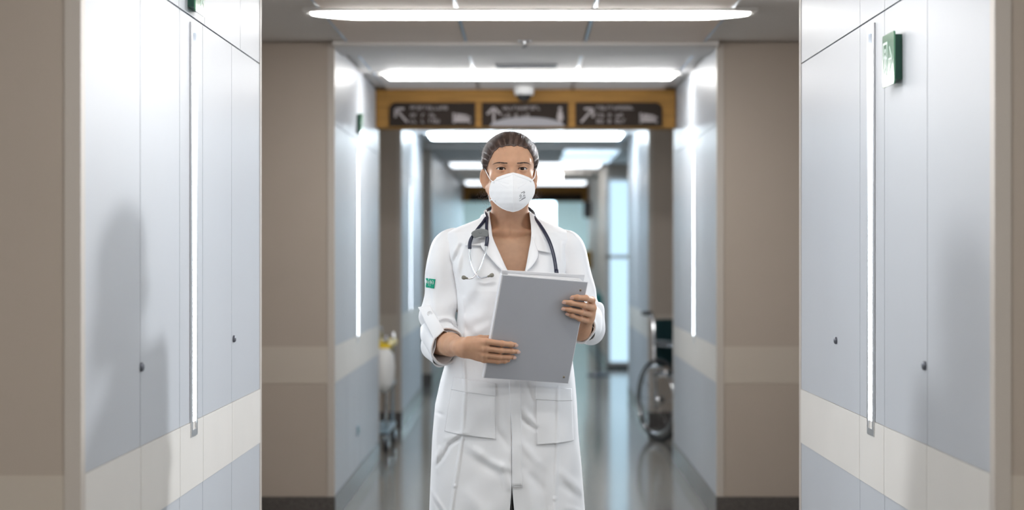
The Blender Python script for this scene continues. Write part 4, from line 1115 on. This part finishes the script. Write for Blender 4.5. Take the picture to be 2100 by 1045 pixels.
# ------------------------------------------------------------------ sleeves
def sleeve(path, seed, name='sleeve', n=110, k=72, amp=1.0, outer=None):
    """cloth tube along the arm; path rows: px, py, y, radius (pixel at own depth)"""
    P = np.array([[*L(a, b, c), r] for a, b, c, r in path]); P = catmull(P, n); C_, R_ = P[:, :3], P[:, 3]
    T = np.gradient(C_, axis=0); T /= np.linalg.norm(T, axis=1)[:, None]
    nx = np.array([1.0, 0, 0]); V = np.zeros((n, k, 3)); rs = np.random.RandomState(seed); ph = rs.rand(12) * 6.28
    for i in range(n):
        nx = nx - T[i] * (nx @ T[i]); nx /= np.linalg.norm(nx); ny = np.cross(T[i], nx); s_ = i / (n - 1)
        a = np.linspace(0, 2 * math.pi, k, endpoint=False)
        bend = math.exp(-((s_ - .70) / .20) ** 2)
        w = .0018 * np.sin(a * 2 + ph[0] + 5 * s_) + .0022 * np.sin(a * 3 + ph[1] - 9 * s_) * (.3 + s_)
        w += .0050 * bend * np.sin(26 * s_ + 1.5 * np.sin(a + ph[2]) + ph[3]) * (0.6 + .4 * np.cos(a + ph[4]))
        w += .0030 * np.sin(15 * s_ + 2.0 * np.cos(a + ph[5]) + ph[6]) * np.sin(a + ph[7]) + .0016 * np.sin(34 * s_ + 3 * np.sin(a + ph[8])) * bend
        w += -.0040 * np.exp(-(((a + 2.2 * s_ - 3.3 + math.pi) % (2 * math.pi) - math.pi) / .25) ** 2) * np.clip(s_ * 3, 0, 1)
        r = R_[i] + w * amp * min(1, s_ * 4 + .15)
        V[i] = C_[i] + r[:, None] * (np.cos(a)[:, None] * nx + np.sin(a)[:, None] * ny)
    ob = np_mesh(name, [(V.reshape(-1, 3), grid_faces(n, k, True))], 'coat', coat)
    md = ob.modifiers.new('thickness', 'SOLIDIFY'); md.thickness = .0016; md.offset = -1
    return ob, C_, T, R_, V
pathA = [(950, 492, .020, .032), (935, 497, .018, .043), (921, 508, .015, .0495), (912, 535, .012, .0515), (907, 570, .010, .0525), (905, 605, .008, .0525), (903.5, 640, .004, .0530), (902.5, 668, -.008, .0540), (903, 690, -.030, .0535), (910, 704, -.060, .0520), (918, 710, -.082, .0510)]
pathB = [(1138, 494, .020, .032), (1151, 499, .018, .043), (1162, 509, .015, .0485), (1169, 535, .012, .0505), (1176, 570, .009, .0520), (1181, 605, .004, .0530), (1188, 635, -.008, .0545), (1196, 654, -.030, .0560), (1195, 662, -.065, .0530), (1190, 668, -.105, .0440), (1187, 670, -.122, .0415)]
slA, CA, TA, RA, VA_ = sleeve(pathA, 5, amp=2.4)
slB, CB, TB, RB, VB_ = sleeve(pathB, 8, amp=2.4)
def cuff(C_, T_, R_, seed, parent, i0, grow=.004, flare=.003):
    """sleeve end turned back on itself: a thick band with a rolled edge"""
    rs = np.random.RandomState(seed); k = 72; n = len(C_); ph = rs.rand(8) * 6.28
    idx = list(range(i0, n)); prof = [(t, grow + flare * t) for t in np.linspace(0, 1, 22)]
    a = np.linspace(0, 2 * math.pi, k, endpoint=False); V = []
    nx = np.array([1.0, 0, 0])
    frames = []
    for i in range(n):
        nx = nx - T_[i] * (nx @ T_[i]); nx /= np.linalg.norm(nx); frames.append((nx.copy(), np.cross(T_[i], nx)))
    def ring(s, dr, ext=0.0):
        f_ = i0 + s * (n - 1 - i0); i = min(int(f_), n - 2); t = f_ - i
        c0 = C_[i] * (1 - t) + C_[i + 1] * t + T_[min(i + 1, n - 1)] * ext; nx, ny = frames[min(i + 1, n - 1)]; r = R_[i] * (1 - t) + R_[i + 1] * t
        w = .0022 * np.sin(2 * a + ph[0] + 2 * s) + .0020 * np.sin(3 * a + ph[1] + 3 * s) + .0014 * np.sin(5 * a + ph[2] - 4 * s) + .0012 * np.sin(9 * s + 2 * np.sin(a + ph[3]))
        rr = r + dr + w
        return c0 + rr[:, None] * (np.cos(a)[:, None] * nx + np.sin(a)[:, None] * ny)
    V.append(ring(0.0, .001)); V.append(ring(0.0, grow))
    for s, dr in prof: V.append(ring(s, dr))
    for q in np.linspace(0, math.pi, 7)[1:]:                     # rolled edge
        V.append(ring(1.0, grow + flare - .0035 * (1 - math.cos(q)) , .0035 * math.sin(q)))
    for s in np.linspace(1.0, .55, 6): V.append(ring(s, grow + flare - .0075 - .001 * (1 - s)))
    V = np.concatenate(V)
    return np_mesh('cuff', [(V, grid_faces(len(V) // k, k, True))], 'coat', parent)
cuff(CA, TA, RA, 2, slA, 80)
cuff(CB, TB, RB, 4, slB, 78)
# outer fold of the left cuff standing away from the elbow
def tab(corners, ny, parent):
    """strap of cloth from four 3D corners (px, py, y): top-left, top-right, bottom-right, bottom-left, with a soft wave"""
    c4 = [L(*c) for c in corners]; n, k = 24, 10; V = []
    for i in range(n):
        t = i / (n - 1)
        for j in range(k):
            u = j / (k - 1); p = (c4[0] * (1 - u) + c4[1] * u) * (1 - t) + (c4[3] * (1 - u) + c4[2] * u) * t
            V.append(p + np.array([0, -1, 0]) * (ny * math.sin(math.pi * t) + .003 * math.sin(math.pi * u)))
    ob = np_mesh('sleeve_tab', [(np.array(V), grid_faces(n, k))], 'coat', parent); md = ob.modifiers.new('thickness', 'SOLIDIFY'); md.thickness = .003; md.offset = 0
    return ob
TABC = [(858, 630, -.048), (882, 625, -.060), (911, 677, -.118), (890, 697, -.112)]
tb = tab(TABC, .010, slA)
def tab_at(t, u):
    c4 = [L(*c) for c in TABC]; p = (c4[0] * (1 - u) + c4[1] * u) * (1 - t) + (c4[3] * (1 - u) + c4[2] * u) * t
    return p + np.array([0, -1, 0]) * (.010 * math.sin(math.pi * t) + .003 * math.sin(math.pi * u) + .0022)
bp = tab_at(.27, .66); bpn = np.array([-.25, -.95, .1])
bt = MB().lathe([(.0, 0), (.0074, 0), (.0082, .0012), (.0080, .0026), (.0062, .0032), (.0054, .0022), (.0, .0020)], bp - bpn * .0004, bpn, 22).build('button', 'button', tb)
hl = MB()
for dx, dz in ((-.0015, -.0015), (.0015, -.0015), (-.0015, .0015), (.0015, .0015)):
    hl.lathe([(.0, 0), (.0006, 0), (.0006, .0004), (.0, .0004)], bp + bpn * .0018 + np.array([dx, 0, dz]), bpn, 8)
hl.build('thread_holes', 'mask_seam', bt)
# buttons hidden in the roll of the right cuff are not visible; sleeve badge on the left upper sleeve
def on_sleeve(px, py, off):
    """point on the front of the left sleeve"""
    i = int(np.argmin(np.abs(np.array([zpy(c[2]) for c in CA]) - py))); ring = VA_[i]; fr = ring[ring[:, 1] < CA[i][1] + .004]
    o = np.argsort(fr[:, 0]); x = max(pxm(px), fr[o[0], 0] - off * .7); return (x, float(np.interp(x, fr[o, 0], fr[o, 1])) - off, pyz(py))
def badge():
    """embroidered green badge following the sleeve"""
    n, k = 14, 20; pts = []
    px0, px1 = 869.5, 894.5
    for i in range(n):
        v = i / (n - 1)
        for j in range(k):
            u = j / (k - 1); pts.append((px0 + (px1 - px0) * u - 2.5 * v, 569.0 + 18.8 * v + 2.8 * u))
    # project on the sleeve: solve on the cylinder of the nearest ring
    Vs = []
    for (px, py) in pts:
        Vs.append(on_sleeve(px, py, .0028))
    Vs = np.array(Vs)
    ob = np_mesh('badge', [(Vs, grid_faces(n, k))], 'patch_green', slA); md = ob.modifiers.new('thickness', 'SOLIDIFY'); md.thickness = .0014; md.offset = 0
    def at(px, py):
        return np.array(on_sleeve(px, py, .0042))
    def z2p(p): return (860 + p[0] / 26.12, 560 + p[1] / 26.12)       # strokes were read in an enlarged view of the badge
    strokes = [[(330, 380), (320, 500)], [(365, 380), (360, 510)], [(400, 400), (395, 510)], [(330, 400), (400, 390)], [(430, 410), (425, 515)], [(430, 410), (490, 410), (485, 515)], [(520, 430), (510, 520)], [(510, 470), (570, 440), (560, 510)], [(330, 515), (560, 520)],
               [(640, 360), (590, 470), (620, 540), (660, 500), (640, 400), (650, 360)], [(660, 520), (730, 380), (790, 390), (800, 560)], [(680, 480), (790, 500)], [(680, 540), (790, 560)], [(520, 560), (510, 650)], [(540, 560), (570, 600), (540, 650)], [(620, 560), (620, 670)], [(600, 600), (640, 600)]]
    mb = MB()
    for s in strokes: mb.tube([at(*z2p(q)) for q in s], .00062, 6)
    mb.build('lettering', 'patch_white', ob)
badge()

# ------------------------------------------------------------------ trousers and shoes
def trouser_sdf(p):
    d = ell(p, (0.0, 0.012, 0.93), (0.158, 0.108, 0.14))
    for sx in (-1, 1):
        d = smin(d, cap(p, (sx * 0.082, 0.012, 0.86), (sx * 0.084, 0.008, 0.50), 0.083, 0.066), 0.03)
        d = smin(d, cap(p, (sx * 0.084, 0.008, 0.50), (sx * 0.088, 0.02, 0.09), 0.066, 0.056), 0.02)
    d = d + .0012 * np.sin(p[:, 2] * 60 + 3 * np.sin(p[:, 0] * 40))
    return np.maximum(d, 0.075 - p[:, 2])
np_mesh('trousers', [mesh_sdf(trouser_sdf, (-0.2, -0.14, 0.05), (0.2, 0.16, 1.08), 0.008)], 'trouser', person)
for sx in (-1, 1):
    def shoe_sdf(p, sx=sx):
        q = p - np.float32((sx * 0.092, 0, 0))
        d = smin(ell(q, (sx * .004, -.085, .038), (.046, .085, .036)), ell(q, (0, .03, .045), (.040, .062, .045)), .03)
        d = np.maximum(d, .014 - q[:, 2])
        sole = np.maximum(np.maximum(ell(np.stack([q[:, 0], q[:, 1], q[:, 2] * 0], 1), (sx * .003, -.04, 0), (.047, .132, 1)), q[:, 2] - .020), 0.001 - q[:, 2])
        return smin(d, sole, .003)
    np_mesh('shoe', [mesh_sdf(shoe_sdf, (sx * .092 - .07, -.2, -.005), (sx * .092 + .07, .12, .11), .004)], 'shoe', person)

# ------------------------------------------------------------------ face mask
def mask():
    root = empty('face_mask'); root.parent = person
    HWL = np.array([(354, 0), (357, 13), (360, 22), (364, 33), (368, 40), (373, 44.5), (380, 47), (388, 48.5), (396, 48.5), (404, 46.5), (411, 42), (417, 36), (422, 30), (427, 22.5), (431, 13), (434, 0)], float)
    HWR = np.array([(354, 0), (357, 13), (360, 22), (364, 32), (368, 38.5), (373, 42), (380, 44), (388, 44.5), (396, 43.5), (404, 40), (411, 35), (417, 30), (422, 25), (427, 18.5), (431, 11), (434, 0)], float)
    YCN = np.array([(354, -.116), (360, -.128), (368, -.138), (380, -.146), (392, -.149), (404, -.146), (416, -.139), (425, -.128), (434, -.112)], float)
    cx = 1052.3
    def pt(u, py):
        """u in -1..1 across the mask at the height of pixel row py"""
        hw = np.interp(py, (HWL if u < 0 else HWR)[:, 0], (HWL if u < 0 else HWR)[:, 1]); dx = u * hw
        y = np.interp(py, YCN[:, 0], YCN[:, 1]) + .074 * (abs(dx) / 48) ** 1.20
        # welded pleat lines and soft dents
        y += .0012 * math.exp(-((py - (381 + abs(dx) * -.28)) / 1.6) ** 2) * (8 < abs(dx) < 34)
        y -= .0009 * math.sin(dx * .35 + py * .12) * math.sin(py * .09) * (abs(dx) / 40)
        y -= .0016 * math.exp(-(dx / 1.1) ** 2)
        return L(cx + dx, py, y)
    us = np.sign(np.linspace(-1, 1, 61)) * np.abs(np.linspace(-1, 1, 61)) ** 1.0
    pys = 354 + 80 * (0.5 - 0.5 * np.cos(np.linspace(0.04, math.pi - .04, 64)))
    V = np.array([[pt(u, py) for u in us] for py in pys])
    ob = np_mesh('mask_shell', [(V.reshape(-1, 3), grid_faces(len(pys), len(us)))], 'mask', root)
    md = ob.modifiers.new('thickness', 'SOLIDIFY'); md.thickness = .0012; md.offset = 0
    # welded rim all round, centre seam, nose clip
    rim = [pt(-1, p) + np.array([0, -.0008, 0]) for p in np.linspace(354.2, 433.8, 60)] + [pt(1, p) + np.array([0, -.0008, 0]) for p in np.linspace(433.8, 354.2, 60)]
    MB().tube(rim, .0011, 8, closed=True).build('welded_rim', 'mask', root)
    MB().tube([pt(0, p) + np.array([0, -.0006, 0]) for p in np.linspace(355, 433, 40)], .0009, 8).build('centre_seam', 'mask', root)
    clip = [pt(u, 354 + 2.6 + 17 * abs(u) ** 1.25) + np.array([0, -.0008, 0]) for u in np.linspace(-.92, .92, 41)]
    MB().tube(clip, .0008, 6).build('nose_clip', 'mask_seam', root)
    for sx in (-1, 1):
        s = [pt(sx * u, 386 - 12 * (u - .22) / .45) + np.array([0, -.0006, 0]) for u in np.linspace(.22, .68, 12)]
        MB().tube(s, .0004, 5).build('weld_line', 'mask_seam', root)
    # ear loops
    e0 = from_head((-.079, .016, .012))[0]; e1 = from_head((.079, .016, .012))[0]
    MB().tube(catmull([pt(-.90, 374) + np.array([0, -.001, 0]), L(1004, 365, -.062), L(998.5, 355, -.035), e0, from_head((-.080, .028, -.02))[0]], 24), .0015, 8).build('ear_loop', 'mask', root)
    MB().tube(catmull([pt(-.88, 411) + np.array([0, -.001, 0]), L(1006.5, 409.5, -.050), L(1004, 411, -.02), from_head((-.066, .03, -.04))[0]], 16), .0015, 8).build('ear_loop', 'mask', root)
    MB().tube(catmull([pt(.90, 372) + np.array([0, -.001, 0]), L(1095.5, 364, -.060), L(1098.2, 355, -.035), e1, from_head((.080, .028, -.02))[0]], 24), .0015, 8).build('ear_loop', 'mask', root)
    for sx, py in ((-1, 374), (1, 372), (-1, 411)):
        c0 = pt(sx * .86, py); MB().lathe([(.0, 0), (.0026, 0), (.0028, .0008), (.0, .0012)], c0 + np.array([0, -.0006, 0]), (sx * .4, -1, 0), 12).build('loop_weld', 'mask_seam', root)
    # small dark printing, right cheek (strokes read from an enlarged view)
    def ink(q0): px, py = 1050 + q0[0] / 23.22, 380 + q0[1] / 23.22; u = (px - cx) / np.interp(py, HWR[:, 0], HWR[:, 1]); return pt(u, py) + np.array([.0004, -.0012, 0])
    mb = MB()
    for s, r in (([(425, 360), (480, 335), (535, 310), (590, 280)], .0007), ([(545, 375), (610, 325)], .0007), ([(560, 350), (575, 375)], .0006), ([(350, 630), (450, 590)], .0004), ([(490, 560), (560, 530), (630, 495)], .0004), ([(535, 485), (565, 455), (600, 465)], .0008),
                 ([(350, 735), (420, 705), (470, 675)], .00045), ([(450, 650), (540, 610), (640, 550)], .00042), ([(470, 670), (560, 625), (630, 590)], .00042)):
        mb.tube([ink(q) for q in s], r, 5)
    mb.tube([ink((405 + 42 * math.cos(a), 500 + 62 * math.sin(a))) for a in np.linspace(0, 6.283, 15)[:-1]], .00036, 5, closed=True)
    mb.tube([ink((405, 465)), ink((405, 535))], .0003, 5)
    mb.build('printed_marks', 'ink', root)
mask()
# ------------------------------------------------------------------ binder in her hands
M['binder'] = mat('grey_binder_cover', (0.43, 0.44, 0.475), 0.5, noise=(14, 0.012), bump=(420, 0.08))
M['binder_edge'] = mat('white_binder_edge', (0.80, 0.80, 0.82), 0.5)
M['paper'] = mat('white_paper', (0.84, 0.84, 0.85), 0.8, noise=(200, 0.03, (1, 1, 40)))
M['brass'] = mat('dull_rivet_metal', (0.45, 0.38, 0.28), 0.3, metal=1.0)
def binder():
    root = empty('ring_binder', (PX, PY, 0)); tag(root, 'grey ring binder with white edges held in both her hands', 'binder')
    Fm = Matrix(((fu[0], fv[0], fn_[0], TLc[0]), (fu[1], fv[1], fn_[1], TLc[1]), (fu[2], fv[2], fn_[2], TLc[2]), (0, 0, 0, 1)))   # x right, y down, z to camera
    t = .0028
    MB().bevel_box(.0012, FW - .0012, .0012, FH - .0012, -t * .55, 0, .0006, Fm).build('front_cover', 'binder', root)
    rim = MB()
    for (x0, x1, y0, y1) in ((0, FW, 0, .0014), (0, FW, FH - .0014, FH), (0, .0022, 0, FH), (FW - .0016, FW, 0, FH)): rim.box(x0, x1, y0, y1, -t, -.0004, Fm)
    rim.build('cover_edge', 'binder_edge', root)
    # back cover opens away from the spine and stands a little higher
    th = .017
    Bm = Fm @ Matrix.Translation((0, 0, -th)) @ Matrix.Rotation(math.radians(-1.1), 4, 'Z') @ Matrix.Rotation(math.radians(1.8), 4, 'Y')
    MB().bevel_box(0, FW - .004, -.008, FH - .004, -t, 0, .0006, Bm).build('back_cover', 'binder_edge', root)
    MB().bevel_box(-.0030, .0004, 0, FH, -th, -.0004, .0012, Fm).build('spine', 'binder_edge', root)
    Pm = Fm @ Matrix.Translation((0, 0, -th * .85)) @ Matrix.Rotation(math.radians(-.8), 4, 'Z') @ Matrix.Rotation(math.radians(.8), 4, 'Y')
    for i in range(4):
        MB().box(.018, FW - .020 + i * .0008, .000 + .001 * i, FH - .012, .0036 * i, .0036 * i + .0030, Pm).build('paper_stack', 'paper', root)
    for (px, py) in ((1190.5, 594.5), (1156.5, 772.5)):
        q = onf(px, py, 0.0)
        rv = MB().lathe([(.0, 0), (.0034, 0), (.0034, .0006), (.0024, .0012), (.0, .0010)], q, fn_, 18).build('rivet', 'brass', root)
        MB().lathe([(.0, .0011), (.0012, .0011), (.0012, .0014), (.0, .0014)], q, fn_, 10).build('rivet_pin', 'ink', rv)
binder()

# ------------------------------------------------------------------ stethoscope round her neck
M['steth'] = mat('navy_rubber_tube', (0.016, 0.020, 0.045), 0.32, bump=(80, 0.03))
M['steth_clip'] = mat('grey_clip_plastic', (0.20, 0.21, 0.21), 0.4, noise=(40, 0.05))
M['eartip'] = mat('olive_grey_eartip', (0.22, 0.21, 0.17), 0.5)
def steth():
    root = empty('stethoscope', (PX, PY, 0)); tag(root, 'navy stethoscope with grey clip and chrome ear tubes around her neck', 'stethoscope')
    def fy(px, py, off): return L(px, py, float(front_y(px, py)) - off)
    neck = [np.array([-.066, .055, 1.452]), np.array([-.035, .100, 1.470]), np.array([.005, .112, 1.474]), np.array([.045, .100, 1.468]), np.array([.073, .052, 1.450])]
    # one thick tube from the junction on the left, behind the neck, down to the chest piece on the right
    left_in = [L(999, 447, -.030), L(996.5, 437, .006)]
    tube1 = left_in + neck + [L(1097, 447, -.008), L(1106, 459, -.040), L(1117, 476, -.068), L(1127, 496, -.088), L(1134, 518, -.104), L(1138.5, 540, -.118), L(1140.5, 556, -.128)]
    MB().tube(catmull(tube1, 90), .0052, 12).build('rubber_tube', 'steth', root)
    # branches to the clip
    MB().tube(catmull([L(999, 447, -.030), L(998.5, 456, -.050), L(998, 466, -.068), L(999, 478, -.084), L(999.5, 487, -.094), L(998.5, 497, -.101), L(997.2, 504, -.104)], 40), [.0046] * 26 + [.0054] * 14, 12).build('rubber_branch', 'steth', root)
    MB().tube(catmull([L(996.5, 446, -.028), L(990, 456, -.050), L(982, 466, -.068), L(974, 477, -.082), L(967, 488, -.090), L(963.5, 499, -.093), L(963.3, 510, -.095)], 40), [.0046] * 26 + [.0054] * 14, 12).build('rubber_branch', 'steth', root)
    # clip: plate with concave ends joining both branches
    Tm = Matrix.Translation(Vector(L(985, 479, -.094))) @ Matrix(((1, 0, 0, 0), (0, 0, -1, 0), (0, 1, 0, 0), (0, 0, 0, 1))) @ Matrix.Rotation(math.radians(6), 4, 'Z')
    top = [(-.024 + .048 * t, .008 + .007 * math.sin(math.pi * t)) for t in np.linspace(0, 1, 12)]
    bot = [(.021 - .040 * t, -.012 + .003 * math.sin(math.pi * t)) for t in np.linspace(0, 1, 12)]
    out = top + [(.0245, .001), (.0225, -.006)] + bot + [(-.0225, -.005), (-.027, .002)]
    cl = MB().prism(out, .010, Tm @ Matrix.Translation((0, 0, -.003))).build('clip', 'steth_clip', root)
    bv = cl.modifiers.new('bevel', 'BEVEL'); bv.width = .003; bv.segments = 3
    MB().lathe([(.0042, 0), (.0050, .0003), (.0050, .0008), (.0042, .0010)], Tm @ Vector((.001, .005, .0068)), Tm.to_3x3() @ Vector((0, 0, 1)), 18).build('round_mark', 'steth_clip', cl)
    # chrome ear tubes crossing over
    a = catmull([L(963.3, 508, -.095), L(964, 525, -.101), L(967, 543, -.110), L(974, 559, -.119), L(984, 569, -.127), L(994, 568.5, -.133), L(1003, 565.8, -.137)], 50)
    b = catmull([L(997.2, 503, -.104), L(995, 518, -.112), L(989, 537, -.123), L(981, 555, -.134), L(971, 568, -.140), L(963, 570.8, -.141), L(957, 570, -.141)], 50)
    for path in (a, b):
        t_ = MB().tube(path, .0026, 12).build('ear_tube', 'chrome', root)
        d = path[-1] - path[-4]; d /= np.linalg.norm(d)
        MB().lathe([(.0028, -.004), (.0032, -.002), (.0034, .002), (.0050, .004), (.0062, .008), (.0058, .012), (.0036, .0145), (.0, .015)], path[-1], d, 18).build('ear_tip', 'eartip', t_)
    # chest piece hanging behind the binder
    MB().tube([L(1140.5, 553, -.127), L(1141.5, 560, -.130), L(1142.5, 566, -.131)], [.0062, .0062, .0045], 12).build('connector', 'steth', root)
    MB().lathe([(.0, -.006), (.020, -.006), (.0225, -.003), (.0225, .002), (.016, .005), (.008, .010), (.0, .011)], L(1145, 582, -.135), (0, -1, .1), 28).build('chest_piece', 'chrome', root)
    MB().tube(catmull([L(1142, 564, -.131), L(1138, 566, -.134), L(1138.5, 572, -.137), L(1145, 576, -.138), L(1151, 572, -.137), L(1149, 565, -.134), L(1143, 562.5, -.132)], 24), .0018, 8).build('stem_ring', 'chrome', root)
steth()
